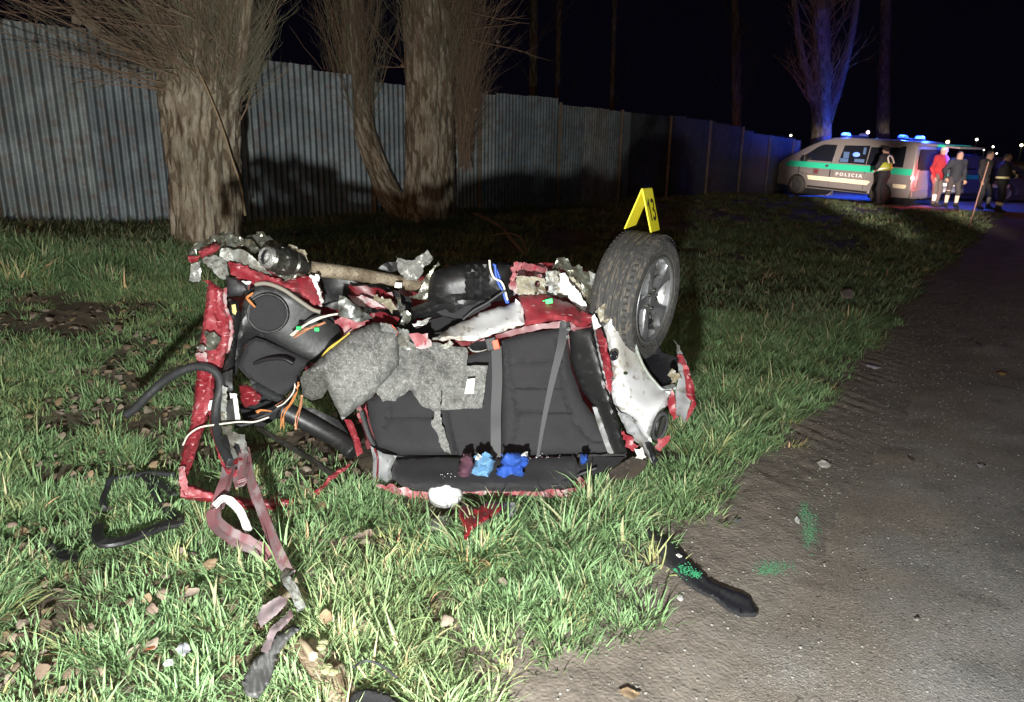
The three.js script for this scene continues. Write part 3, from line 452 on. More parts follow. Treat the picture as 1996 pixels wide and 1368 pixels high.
// --- first poplar, close to the left end of the wreck
const B1 = ground(408, 486), Z1 = -B1.z;
{
  const t = thing('poplar_tree', 'thick old poplar left of the wreck, twigs spreading out over the fence', 'tree', null), r = rng(101), m = px => px2m(px, Z1);
  const P = (x, y, dz = 0) => W(x, y, Z1 + .25 + dz);
  mesh('trunk', trunkGeo([P(408, 520), P(405, 450), P(400, 350), P(392, 250), P(388, 170), P(392, 90), P(402, -40), P(410, -220), P(420, -420)], [m(70), m(62), m(61), m(65), m(71), m(56), m(45), m(34), m(18)], { seed: 1, flare: .06, Vn: 190, U: 150 }), M.bark, t);
  const limbs = [[[372, 190], [340, 100], [300, 20], [255, -70], [235, -200]], [[425, 200], [440, 90], [460, -30], [470, -160], [478, -320]], [[388, 200], [378, 90], [362, -30], [345, -160], [340, -320]], [[440, 210], [466, 110], [482, 0], [490, -120], [500, -260]], [[350, 165], [305, 120], [235, 90], [170, 40], [130, -30]], [[415, 190], [412, 110], [420, 30], [430, -80], [440, -220]], [[350, 190], [322, 120], [312, 40], [300, -50], [285, -180]]];
  limbs.forEach((l, k) => mesh('branch', hose(l.map((p, i) => P(p[0], p[1] + (i ? 0 : 45), [.06, -.16, -.26, -.24, -.2][i] + .05 * (k % 3))), m([27, 25, 24, 17, 12, 20, 15][k]), m(8), 14, 30), M.bark, t));
  const mb = new MB(), mg = new MB(), ends = [];
  for (let k = 0; k < 135; k++) {                                                     // upright shoots crowding the right of the trunk and its head
    const a = (r() - .3) * Math.PI * 1.15, y = lerp(-60, 240, Math.pow(r(), .7)), rad = m(62), c = P(395 + (r() - .5) * 30, y), p = c.add(V(Math.sin(a) * rad, 0, Math.cos(a) * rad)), d = V(Math.sin(a) * .5 + (r() - .5) * .7, .9, Math.cos(a) * .35 + (r() - .5) * .5);
    ends.push(shoot(r() < .5 ? mb : mg, r, p, d, .3 + 1.1 * r(), .0022 + .0085 * r() ** 3, { up: .6, kids: 4, wob: .5 + .9 * r() }));
  }
  for (let k = 0; k < 62; k++) {                                                     // long twigs reaching left in front of the fence
    const p = P(lerp(300, 385, r()), lerp(20, 175, r()), -.25 - .3 * r()), d = V(-1, -.1 + 1.1 * r(), .5 * (r() - .4));
    ends.push(shoot(r() < .6 ? mb : mg, r, p, d, .35 + 1.4 * r(), .0022 + .007 * r() ** 3, { up: .5 * (r() - .3), wob: .9 + 1.0 * r(), kids: 6, n: 10 }));
  }
  for (const [x, y, dx, dy, L] of [[330, 165, -1, .22, 1.7], [300, 150, -1, .12, 1.3], [320, 120, -1, .3, 1.9], [340, 175, -1, .02, 1.1], [300, 60, -1, .1, 1.6]]) ends.push(shoot(mb, r, P(x, y, -.35), V(dx, dy, .1), L, .008, { up: .15, wob: .3, kids: 6, n: 10 }));
  for (let k = 0; k < 70; k++) { const p = P(lerp(318, 470, r()), lerp(40, 185, r()), -.34), d = V((r() - .5) * 1.6, .3 + r(), .1 + .4 * r()); ends.push(shoot(r() < .5 ? mb : mg, r, p, d, .25 + .6 * r(), .002 + .005 * r() ** 2, { up: .8, kids: 5, wob: 1.1 })); }
  for (let k = 0; k < 90; k++) { const p = P(lerp(425, 490, r()), lerp(60, 215, r()), -.2), d = V(.6 + .6 * r(), .5 + .6 * r(), .4 * (r() - .5)); shoot(mg, r, p, d, .25 + .4 * r(), .003, { up: .7, wob: .8, kids: 3 }); }
  tag(mesh('twigs', mb.geo(), M.twig, t), null, null, null, 'stuff'); tag(mesh('twigs', mg.geo(), M.twigG, t), null, null, null, 'stuff');
  const dead = new MB().tube(curve([P(383, 130, -.42), P(410, 190, -.43), P(435, 255, -.42), P(452, 310, -.40), P(470, 365, -.36), P(478, 420, -.3)], 40), .008, .012, 6).geo(); mesh('hanging_branch', dead, std([.36, .27, .16], { roughness: .8 }), t);
  treeLeaves(t, r, ends, 26);
}
// --- second poplar, in the middle
const B2 = ground(832, 432), Z2 = -B2.z;
{
  const t = thing('poplar_tree', 'poplar behind the middle of the wreck with a leaning second stem and many shoots', 'tree', null), r = rng(202), m = px => px2m(px, Z2), P = (x, y, dz = 0) => W(x, y, Z2 + .25 + dz);
  mesh('trunk', trunkGeo([P(832, 455), P(834, 410), P(838, 330), P(838, 240), P(836, 150), P(832, 50), P(830, -80), P(828, -260), P(826, -420)], [m(56), m(49), m(44), m(43), m(44), m(42), m(36), m(26), m(12)], { seed: 4, flare: .03, Vn: 190, U: 130, ridge: .026 }), M.bark, t);
  mesh('leaning_stem', trunkGeo([P(790, 425, .15), P(768, 395, .12), P(738, 330, .15), P(712, 260, .2), P(697, 190, .25), P(690, 90, .3), P(686, -40, .3), P(684, -220, .3)], [m(28), m(25), m(21), m(21), m(22), m(22), m(18), m(10)], { seed: 7, Vn: 110, U: 80, ridge: .014 }), M.bark, t);
  const mb = new MB(), mg = new MB(), ends = [];
  for (let k = 0; k < 140; k++) { const a = (r() - .5) * 3.6, y = lerp(-80, 250, Math.pow(r(), .75)), c = P(695 + (r() - .5) * 14, y, .25), p = c.add(V(Math.sin(a) * m(26), 0, Math.cos(a) * m(26))), d = V(Math.sin(a) * .33 + (r() - .5) * .2 - .03, 1, Math.cos(a) * .3); shoot(r() < .4 ? mb : mg, r, p, d, .4 + 1.4 * r(), .003 + .010 * r() ** 3, { up: .6, kids: 4, wob: .4 + .8 * r() }); }
  for (let k = 0; k < 150; k++) { const a = (r() - .3) * 3.2, y = lerp(-90, 235, Math.pow(r(), .8)), c = P(842, y), p = c.add(V(Math.sin(a) * m(40), 0, Math.cos(a) * m(40))), d = V(Math.sin(a) * .36 + (r() - .5) * .2, 1, Math.cos(a) * .32); ends.push(shoot(r() < .55 ? mb : mg, r, p, d, .4 + 1.4 * r(), .003 + .010 * r() ** 3, { up: .5, kids: 4, wob: .4 + .8 * r() })); }
  const bush = [];
  for (let k = 0; k < 150; k++) { const p = P(905 + (r() - .5) * 26, lerp(150, 345, r()), .1 + (r() - .5) * .3), d = V(-.02 + .42 * r() * r() + (r() - .5) * .12, 1, (r() - .5) * .3); bush.push(shoot(mb, r, p, d, .5 + 1.7 * r(), .003 + .012 * r() ** 3, { up: .2, wob: .4 + .5 * r(), kids: 5, n: 8 })); }
  for (const [x, y, dx, dy, L] of [[880, 60, 1, .05, 1.0], [900, 20, 1, -.25, 1.0], [895, 70, 1, -.3, 1.1], [800, 140, -.75, .75, 1.1], [795, 130, -.7, -.1, .5]]) shoot(mb, r, P(x, y, -.2), V(dx, dy, .2), L, .009, { up: .1, wob: .4, kids: 4, n: 9 });
  tag(mesh('twigs', mb.geo(), M.twig, t), null, null, null, 'stuff'); tag(mesh('twigs', mg.geo(), M.twigG, t), null, null, null, 'stuff');
  treeLeaves(t, r, ends, 10); treeLeaves(t, r, bush, 34);
}
// --- broken limb on the ground behind the wreck
{
  const q = (x, y, up) => { const p = ground(x, y); p.y = hgt(p.x, p.z) + up; return p; };
  const t = thing('fallen_branch', 'brown broken branch lying behind the wreck near the black tank', 'branch');
  mesh('stem', hose([q(925, 430, .10), q(950, 440, .09), q(975, 452, .07), q(1000, 478, .05), q(1025, 505, .04)], .035, .02, 9, 30), M.twig, t);
  mesh('side_twig', hose([q(960, 478, .12), q(990, 476, .14), q(1012, 480, .12), q(1030, 505, .03)], .013, .009, 7, 20), M.twig, t);
}
// --- trees in the dark beyond the fence and the crossing road
function farTree(label, px, py, Z, wpx, limbs, seed, group) {
  const r = rng(seed), b = W(px, py, Z), bk = seed === 303 ? M.barkHalfDimmed : M.barkDimmed; b.y = hgt(b.x, b.z); const t = thing('bare_tree', label, 'tree', group); const m = k => px2m(k, Z), P = (x, y, d = 0) => W(x, y, Z + d);
  const top = P(px + limbs.lean, -260);
  mesh('trunk', trunkGeo([V(b.x, b.y - .2, b.z), b.clone().lerp(top, .25), b.clone().lerp(top, .6), top], [m(wpx * .6), m(wpx * .48), m(wpx * .4), m(wpx * .2)], { seed, U: 30, Vn: 40, ridge: .02 }), bk, t);
  for (const l of limbs.list || []) mesh('branch', hose(l.map(p => P(p[0], p[1])), m(wpx * .3), m(wpx * .1), 8, 22), bk, t);
  const mb = new MB(); for (let k = 0; k < (limbs.n || 40); k++) { const f = .25 + .7 * r(), p = b.clone().lerp(top, f), a = r() * 6.28; shoot(mb, r, p, V(Math.cos(a), .8 + r(), Math.sin(a)), 1 + 2 * r(), .02, { up: .5, kids: 4, wob: 1 }); }
  tag(mesh('twigs', mb.geo(), seed === 303 ? M.twig : M.twigDimmed, t), null, null, null, 'stuff'); return t;
}
farTree('tall trunk rising just right of the bushy poplar, tinted violet', 1038, 330, 24, 15, { lean: 6, n: 14 }, 301);
farTree('thin straight trunk beyond the fence above the yellow marker', 1190, 330, 30, 8, { lean: 16, n: 10 }, 302);
farTree('forked tree lit blue directly behind the front of the van', 1606, 340, 29.5, 36, { lean: -6, n: 110, list: [[[1606, 250], [1585, 190], [1565, 120], [1550, 20], [1540, -100]], [[1610, 240], [1630, 180], [1648, 120], [1668, 20], [1680, -120]]] }, 303);
farTree('slender dim tree between the thin trunk and the violet trunk', 1085, 330, 29, 9, { lean: 10, n: 24 }, 304);
farTree('dim tree rising from behind the rear of the van', 1722, 345, 38, 22, { lean: 10, n: 60 }, 305);
farTree('dark tree over the far fence end, its twigs hanging over the sheets', 1440, 345, 33, 16, { lean: -10, n: 60 }, 306);

// ================================================================== THE WRECK
const wreck = thing('wrecked_car', 'torn rear half of a red car lying overturned on the grass verge', 'car');
const part = (name, outline, mat, o, label) => mesh(name, sheet(outline, o), mat, wreck, label);
part('floor_pan', FP(3.78, [440, 560, 3.75], [520, 520, 3.75], [640, 545, 3.8], [760, 575, 3.85], [840, 530, 3.8], [990, 520, 3.75], [1150, 540, 3.6], [1190, 640, 3.5], [1200, 880, 3.4], [900, 930, 3.4], [720, 900, 3.4], [700, 800, 3.5], [600, 720, 3.6], [480, 700, 3.6]), M.darkred, { L: 16, th: .01, crumple: .03, fr: 4 });  // floor sheet added to block light so the cast shadow is solid
// ---- seat backs, upside down
part('backrest', F2(3.22, [480, 700, 3.27], [560, 640, 3.32], [700, 610, 3.33], [700, 1105, 3.16], [505, 1105, 3.16], [470, 1020, 3.2], [450, 900, 3.24]), M.cloth, { L: 7, th: .12, bulge: .02, BR: 12, crumple: .005, fr: 6, grooves: [F2(0, [500, 1040], [700, 1040])], GD: .012, GW: 3 });
part('backrest', F2(3.22, [703, 575, 3.33], [800, 545, 3.34], [985, 515, 3.34], [1020, 700, 3.3], [1075, 850, 3.25], [1160, 960, 3.21], [1205, 1030, 3.18], [1212, 1105, 3.15], [703, 1105, 3.15]), M.cloth, { L: 6, th: .12, bulge: .045, BR: 26, crumple: .006, fr: 6, grooves: [F2(0, [720, 560], [740, 760], [775, 880], [775, 920], [740, 1100]), F2(0, [955, 560], [1000, 860], [1045, 960], [1110, 1030], [1160, 1035]), F2(0, [735, 675], [975, 670]), F2(0, [760, 790], [985, 785]), F2(0, [775, 905], [1020, 900])], GD: .014, GW: 3.5 });
part('backrest', F2(3.2, [85, 850, 3.3], [170, 800, 3.3], [420, 790, 3.28], [470, 900, 3.25], [500, 1100, 3.15], [240, 1100, 3.15], [130, 1060, 3.17], [95, 950, 3.24]), M.cloth, { L: 7, th: .12, bulge: .04, BR: 24, crumple: .006, fr: 6, grooves: [F2(0, [180, 800], [185, 930], [170, 970]), F2(0, [180, 930], [390, 925]), F2(0, [390, 925], [400, 800])], GD: .014, GW: 3.5 });
mesh('seat_edge', sweep(curve(W3(F2(3.16, [60, 900, 3.2], [95, 1010], [140, 1080], [250, 1112], [430, 1118, 3.15])), 40), () => rectProf(.02, .03), V(0, 0, 1)), M.seal, wreck);
// ---- seat belts
mesh('seat_belt', sweep(curve(W3(F2(3.2, [995, 500, 3.24], [975, 600, 3.2], [935, 760, 3.16], [895, 950, 3.12], [868, 1110, 3.08])), 40), t => rectProf(lerp(.05, .014, Math.pow(t, .8)), .004), V(0, .05, 1)), M.belt, wreck);
mesh('seat_belt', sweep(curve(W3(F2(3.2, [678, 600, 3.27], [682, 750, 3.22], [676, 900, 3.17], [676, 1000, 3.13], [676, 1110, 3.1])), 40), () => rectProf(.048, .004), V(0, .05, 1)), M.belt, wreck);
{ const p = W3(F2(3.24, [676, 592]))[0], g = new RoundedBoxGeometry(.03, .045, .018, 2, .004); g.rotateZ(.25); g.translate(p.x, p.y, p.z); mesh('buckle_button', g, M.orange, wreck, 'orange red seat belt buckle button'); }
{ const p = W3(F2(3.24, [655, 590]))[0], g = new RoundedBoxGeometry(.05, .06, .025, 2, .005); g.rotateZ(.25); g.translate(p.x, p.y, p.z + -.004); mesh('buckle', g, M.plas, wreck); }
part('belt_guide', F2(3.22, [975, 455], [1010, 455], [1015, 510], [1000, 550], [975, 520]), M.seal, { L: 6, th: .02, bulge: .01 });
{ const g = [[1010, 522], [1006, 557]].map(c => { const p = W3(F2(3.2, c))[0], s = new THREE.SphereGeometry(.009, 10, 8); s.translate(p.x, p.y, p.z); return s; }); mesh('bolt_head', g, M.bright, wreck); }
// ---- black trim between seat and wheel arch
part('side_trim', F2(3.18, [1010, 505, 3.3], [1118, 515, 3.26], [1160, 660, 3.2], [1205, 830, 3.14], [1240, 950, 3.1], [1280, 1095, 3.07], [1212, 1112, 3.12], [1130, 880, 3.2], [1070, 800, 3.25], [1020, 660, 3.29]), M.plas, { L: 7, th: .03, bulge: .035, BR: 16 });
part('side_trim', F2(3.14, [1120, 880, 3.18], [1140, 880, 3.18], [1220, 1100, 3.1], [1195, 1105, 3.1], [1150, 980, 3.15]), M.grey, { L: 7, th: .008, bulge: .01 });
part('trim_edge', F2(3.08, [1060, 1100], [1270, 1095], [1280, 1112], [1240, 1120], [1050, 1112]), M.plas, { L: 7, th: .03, jag: 1.5 });
// ---- torn cross panel, white with a red shoulder
part('cross_panel', F7(3.28, [820, 700, 3.3], [960, 610, 3.31], [1180, 510, 3.33], [1360, 455, 3.34], [1400, 428], [1445, 465], [1452, 590, 3.2], [1300, 640, 3.2], [1110, 700, 3.2], [1000, 695, 3.22], [900, 700, 3.25]), M.white, { L: 8, jag: 2, th: .003, crumple: .012, fr: 7, bulge: .03, BR: 14 }, 'white torn part of the cross panel');
part('cross_panel', F7(3.26, [1410, 402, 3.34], [1500, 384, 3.35], [1620, 404, 3.35], [1740, 440, 3.33], [1800, 480, 3.3], [1850, 508], [1900, 522, 3.24], [1905, 590, 3.2], [1850, 612, 3.2], [1800, 606, 3.2], [1765, 575, 3.2], [1700, 566, 3.2], [1550, 590, 3.19], [1452, 600, 3.19], [1448, 500, 3.26]), M.red, { L: 8, jag: 2, th: .003, crumple: .014, fr: 8, bulge: .03, BR: 12 }, 'glossy red shoulder of the cross panel');
part('panel_lip', F7(3.26, [1300, 650], [1452, 604], [1560, 592], [1700, 572], [1770, 582], [1800, 612], [1905, 600], [1890, 635], [1790, 640], [1740, 600], [1600, 620], [1450, 650], [1250, 700], [1110, 712]), M.darkred, { L: 8, jag: 1.5, th: .003, crumple: .008 });
part('panel_lip', F7(3.24, [980, 702], [1100, 705], [1090, 730], [1030, 738]), M.darkred, { L: 6, jag: 1.5, th: .003, crumple: .008 });
part('speaker_opening', F7(3.25, [1075, 735], [1130, 706], [1210, 705], [1240, 730], [1190, 760], [1110, 770]), M.black, { L: 7, th: .02, bulge: -.03, BR: 12 });
mesh('opening_rim', hose(W3(F7(3.24, [1075, 742], [1110, 772], [1190, 764], [1238, 738])), .004, .004, 6, 20), M.prim, wreck);
{ const p = W3(F7(3.29, [1618, 437]))[0], g = new RoundedBoxGeometry(.034, .024, .008, 1, .003); g.rotateZ(.2); g.translate(p.x, p.y, p.z); const h = hose(W3(F7(3.29, [1575, 436], [1600, 432], [1612, 440])), .003); mesh('green_clip', [g, h], M.green, wreck); }
part('white_flap', F7(3.2, [680, 665], [740, 655], [800, 655], [830, 720], [835, 745], [730, 745]), M.pink, { L: 7, jag: 2, th: .003, crumple: .02, fr: 12 });
part('white_flap', F7(3.22, [620, 640], [670, 600], [690, 690], [720, 750], [640, 760], [580, 720]), M.prim, { L: 6, jag: 4, th: .003, crumple: .03, fr: 16 });
part('white_flap', F7(3.22, [900, 735], [950, 700], [975, 730], [920, 765]), M.prim, { L: 6, jag: 3, th: .003, crumple: .02, fr: 16 });
// ---- black tank under the floor, and the floor behind it
part('fuel_tank', F7(3.5, [815, 300], [850, 235], [960, 195], [1100, 170], [1240, 158], [1375, 185], [1365, 330], [1400, 385], [1340, 430], [1250, 440], [1180, 480], [1080, 540], [980, 560], [900, 535], [800, 560], [700, 545], [690, 480], [800, 440]), M.plas, { L: 8, th: .22, bulge: .12, BR: 40, grooves: [F7(0, [1080, 200], [1085, 400]), F7(0, [1130, 190], [1135, 400]), F7(0, [1190, 200], [1190, 420]), F7(0, [830, 440], [1060, 410], [1300, 395])], GD: .03, GW: 4 });
part('tank_strap', F7(3.4, [860, 510], [1060, 440], [1220, 430], [1230, 460], [1080, 540], [980, 555], [900, 530]), M.cloth, { L: 8, th: .01, crumple: .02 });
part('floor_panel', F7(3.62, [60, 265], [260, 300], [430, 330], [600, 360], [690, 420], [720, 560], [680, 640], [600, 620], [440, 560], [330, 470], [210, 400], [200, 500], [90, 470], [110, 400]), M.plas, { L: 10, th: .006, crumple: .04, fr: 5 });
part('floor_panel', F7(3.52, [270, 320], [420, 345], [560, 370], [580, 430], [600, 480], [500, 500], [400, 470], [300, 420]), M.darkred, { L: 9, jag: 2, th: .003, crumple: .04, fr: 7 });
part('floor_strip', F7(3.46, [270, 395], [380, 405], [480, 450], [520, 470], [430, 475], [340, 470], [300, 430]), M.pink, { L: 7, jag: 2, th: .003, crumple: .03, fr: 9 });
part('floor_strip', F7(3.42, [400, 510], [520, 520], [610, 540], [600, 600], [500, 580], [420, 555]), M.darkred, { L: 7, jag: 2, th: .003, crumple: .03 });
part('torn_bracket', F7(3.38, [590, 420], [625, 425], [640, 500], [690, 520], [690, 560], [650, 620], [610, 600], [640, 560], [610, 490]), M.metal, { L: 6, jag: 3, th: .003, crumple: .03, fr: 14 });
part('torn_bracket', F7(3.42, [440, 385], [500, 400], [560, 430], [590, 480], [570, 520], [510, 470], [450, 420]), M.khaki, { L: 6, jag: 4, th: .003, crumple: .03, fr: 14 });
part('cross_member', F7(3.4, [700, 590], [760, 560], [830, 545], [800, 590], [730, 625]), M.bright, { L: 6, jag: 2, th: .004, crumple: .015 });
part('under_shade', F7(3.5, [660, 610], [900, 540], [1100, 530], [1000, 610], [820, 700], [690, 700]), M.black, { L: 12, th: .02 });  // flat black sheet imitating the shade under the tank
mesh('brake_hose', hose(W3(F7(3.34, [1040, 560], [1110, 500], [1200, 450], [1300, 380], [1330, 365])), .006), M.seal, wreck);
for (const [k, l] of [[0, [[1255, 190], [1262, 260], [1285, 330], [1325, 390], [1345, 450]]], [1, [[1245, 185], [1275, 250], [1300, 330], [1320, 410], [1335, 450]]]]) mesh('blue_cable', hose(W3(F7(3.36 + k * .02, ...l)), .006), M.wireB, wreck);
mesh('white_cable', hose(W3(F7(3.35, [1218, 160], [1225, 220], [1250, 280], [1300, 310], [1340, 430])), .005), M.wireW, wreck);
// ---- crumpled pale frame at the top right
part('frame_rail', F7(3.4, [1370, 175], [1440, 178], [1430, 215], [1400, 250], [1400, 300], [1425, 370], [1390, 385], [1358, 345], [1362, 260]), M.pink, { L: 5, jag: 4, th: .004, crumple: .02, fr: 16 });
part('frame_rail', F7(3.42, [1400, 262, 3.38], [1590, 282, 3.4], [1592, 390, 3.36], [1500, 395, 3.34], [1400, 390, 3.34]), M.khaki, { L: 6, jag: 2, th: .004, crumple: .012, fr: 10, holes: [[600 + 1540 / 3.441, 460 + 322 / 3.441, 5.5, 7], [600 + 1530 / 3.441, 460 + 380 / 3.441, 2.5]] });
part('frame_rail', F7(3.44, [1590, 245], [1680, 228], [1680, 380], [1660, 400], [1592, 385]), M.prim, { L: 5.5, jag: 2, th: .004, crumple: .02, fr: 10, holes: [[600 + 1604 / 3.441, 460 + 352 / 3.441, 3.5, 5]] });
part('frame_rail', F7(3.5, [1640, 205], [1690, 150], [1725, 145], [1770, 190], [1820, 195], [1850, 225], [1905, 225], [1940, 300], [1945, 350], [1985, 345], [1970, 480], [1930, 500], [1890, 470], [1850, 400], [1810, 300], [1740, 235], [1660, 240]), M.metal, { L: 5, jag: 5, th: .004, crumple: .045, fr: 15 });
part('frame_rail', F7(3.52, [1660, 240], [1760, 245], [1830, 330], [1870, 400], [1890, 480], [1820, 460], [1740, 420], [1670, 400]), M.khaki, { L: 6, jag: 2, th: .004, crumple: .02, fr: 10 });
part('frame_rail', F7(3.4, [1685, 260], [1720, 255], [1760, 320], [1810, 370], [1850, 430], [1880, 480], [1850, 505], [1790, 460], [1740, 400], [1690, 370]), M.white, { L: 5, jag: 3, th: .004, crumple: .025, fr: 14 });
part('frame_rail', F7(3.55, [1440, 175], [1500, 185], [1590, 210], [1580, 260], [1520, 275], [1410, 258]), M.pink, { L: 6, jag: 4, th: .004, crumple: .04, fr: 14 });
part('frame_rail', F7(3.46, [1880, 240], [1930, 260], [1960, 340], [1985, 420], [1960, 490], [1925, 470], [1940, 400], [1900, 330]), M.prim, { L: 5, jag: 4, th: .004, crumple: .035, fr: 16 });
part('frame_shadow_plate', F7(3.62, [1400, 200], [1700, 170], [1900, 240], [1960, 420], [1900, 520], [1700, 430], [1420, 400]), M.darkred, { L: 10, th: .004, crumple: .03 });  // dark plate imitating the shade behind the frame
// ---- white inner wheel housing
part('wheel_housing', FB(3.2, [252, 172, 3.26], [330, 165, 3.28], [365, 230, 3.3], [420, 370, 3.3], [480, 540, 3.3], [555, 660, 3.28], [640, 742, 3.26], [742, 735, 3.26], [690, 820, 3.16], [690, 870, 3.14], [600, 960, 3.07], [560, 1080, 3.03], [572, 1150, 3.02], [520, 1110, 3.02], [430, 962, 3.06], [350, 930, 3.08], [290, 860, 3.1], [268, 760, 3.12], [285, 650, 3.14], [258, 470, 3.18], [215, 300, 3.24]), M.white, { L: 7.5, th: .003, crumple: .006, fr: 7, bulge: .05, BR: 34, grooves: [FB(0, [235, 385], [375, 362]), FB(0, [285, 740], [410, 722]), FB(0, [280, 605], [370, 602])], GD: -.008, GW: 2.5, holes: [[1120 + 378 / 3.8, 560 + 634 / 3.8, 4.5, 3.5]] });
mesh('arch_lip', sweep(curve(W3(FB(3.28, [365, 190], [395, 270, 3.29], [440, 430, 3.29], [500, 580, 3.28], [570, 680, 3.27], [650, 750, 3.25], [745, 735, 3.25])), 50), () => rectProf(.012, .05, .3), V(.3, 0, 1)), std([.52, .58, .55], { map: T.white, roughness: .5 }), wreck);
{ const p = W3(FB(3.11, [284, 500]))[0], g = new THREE.TorusGeometry(.017, .006, 10, 24), c = new THREE.CylinderGeometry(.016, .016, .01, 20); c.rotateX(Math.PI / 2); g.translate(0, 0, .004); const q = [g, c]; q.forEach(e => { e.rotateY(.5); e.translate(p.x, p.y, p.z + .012); }); mesh('rubber_grommet', q, M.gloss, wreck); }
part('housing_rust', FB(3.22, [150, 192], [200, 130], [300, 108], [380, 150], [440, 182], [410, 215], [355, 195], [290, 218], [240, 240], [195, 275]), M.khaki, { L: 5, jag: 4, th: .004, crumple: .028, fr: 14 });
part('housing_rust', FB(3.3, [350, 60], [420, 45], [440, 90], [400, 110], [450, 170], [440, 200], [360, 170], [250, 120], [220, 80], [310, 90]), M.khaki, { L: 5, jag: 4, th: .004, crumple: .03, fr: 15 });
part('red_flange', FB(3.13, [150, 325, 3.2], [190, 302, 3.2], [215, 340], [235, 410], [280, 650], [270, 785, 3.09], [240, 745, 3.1], [205, 560, 3.15]), M.red, { L: 6, jag: 2, th: .004, crumple: .014, fr: 14, bulge: .012, BR: 6 });
part('white_flange', FB(3.17, [125, 215], [150, 195], [195, 290], [150, 320], [205, 560, 3.14], [240, 750, 3.08], [262, 800, 3.06], [255, 770, 3.07], [190, 560, 3.16], [140, 330, 3.2]), M.white, { L: 6, jag: 1.5, th: .004, crumple: .008 });
part('grey_trim', FB(3.04, [300, 880], [345, 935], [432, 965], [480, 1030], [555, 1140], [612, 1270], [575, 1295], [500, 1195], [400, 1085], [335, 970]), M.grey, { L: 6, jag: 1.5, th: .006, crumple: .018, fr: 10, bulge: .015, BR: 8 });
part('black_trim', FB(3.02, [520, 1150], [575, 1150], [615, 1260], [600, 1330], [570, 1290]), M.plas, { L: 6, jag: 1.5, th: .01, crumple: .01, bulge: .02, BR: 8 });
{ // oval lamp socket
  const c = W3(FB(3.04, [628, 1022]))[0], rim = new THREE.TorusGeometry(.058, .011, 12, 40), dish = new THREE.LatheGeometry([[0, -.04], [.02, -.038], [.035, -.02], [.056, 0]].map(p => new THREE.Vector2(...p)), 32); dish.rotateX(Math.PI / 2);
  const tr = g => { g.scale(.5, 1.02, 1); g.rotateZ(-.22); g.rotateY(.25); g.translate(c.x, c.y, c.z + .01); return g; };
  mesh('lamp_socket', tr(rim), M.seal, wreck); mesh('socket_dish', tr(dish), M.plas, wreck); const b = new THREE.BoxGeometry(.03, .09, .012); b.translate(.01, 0, .0); mesh('socket_contact', tr(b), M.steel, wreck);
}
part('red_scrap', FB(3.0, [345, 1045], [395, 1095], [470, 1175], [440, 1200], [385, 1190]), M.red, { L: 5, jag: 3, th: .003, crumple: .02, fr: 14 });
part('red_scrap', FB(3.02, [620, 1130], [720, 1078], [700, 1140], [640, 1195], [605, 1190]), M.red, { L: 6, jag: 3, th: .003, crumple: .02 });
part('white_scrap', FB(2.98, [445, 1195], [495, 1182], [532, 1250], [500, 1295], [455, 1260]), M.white, { L: 5, jag: 3, th: .003, crumple: .02, fr: 14 });
part('bumper_liner', FB(2.99, [250, 1368], [430, 1250], [540, 1290], [500, 1368], [420, 1420], [260, 1420]), std([.085, .06, .045], { roughness: .8, map: T.khaki }), { L: 8, th: .006, crumple: .01 });
// ---- outer quarter panel, hanging off at the right
part('quarter_panel', FB(3.2, [738, 378, 3.3], [775, 440, 3.26], [805, 505, 3.24], [845, 600, 3.22], [870, 690, 3.2], [862, 800, 3.16], [832, 960, 3.12], [815, 1000, 3.1], [785, 950, 3.12], [750, 960, 3.14], [745, 800, 3.2], [770, 650, 3.24], [765, 520, 3.28]), M.grey, { L: 6.5, jag: 1.5, th: .004, crumple: .012, fr: 8 }, 'grey primed inner face of the quarter panel');
part('quarter_panel', FB(3.18, [800, 500, 3.24], [840, 590, 3.21], [880, 710, 3.18], [905, 860, 3.14], [870, 930, 3.1], [820, 1000, 3.09], [832, 940, 3.1], [868, 850, 3.13], [825, 800, 3.16], [815, 680, 3.19], [800, 580, 3.22], [765, 560, 3.25], [762, 500, 3.26]), M.red, { L: 6, jag: 1, th: .004, crumple: .008, bulge: .015, BR: 8 }, 'red outer edge of the quarter panel');
part('quarter_panel', FB(3.16, [690, 850], [725, 760], [745, 800], [745, 880], [760, 960], [735, 980], [700, 925]), M.red, { L: 5, jag: 2, th: .004, crumple: .014, fr: 12 });
part('torn_bracket', FB(3.2, [690, 640], [740, 600], [750, 640], [785, 660], [760, 690], [700, 715], [720, 670]), M.khaki, { L: 5, jag: 4, th: .004, crumple: .03, fr: 16 });
part('wheel_arch_liner', FB(3.36, [380, 180, 3.34], [430, 230, 3.4], [560, 200, 3.5], [640, 480, 3.5], [760, 520, 3.44], [770, 640, 3.36], [735, 735, 3.3], [640, 745, 3.3], [550, 660, 3.32], [470, 540, 3.34], [410, 370, 3.34]), M.gloss, { L: 9, th: .01, bulge: -.05, BR: 26 });
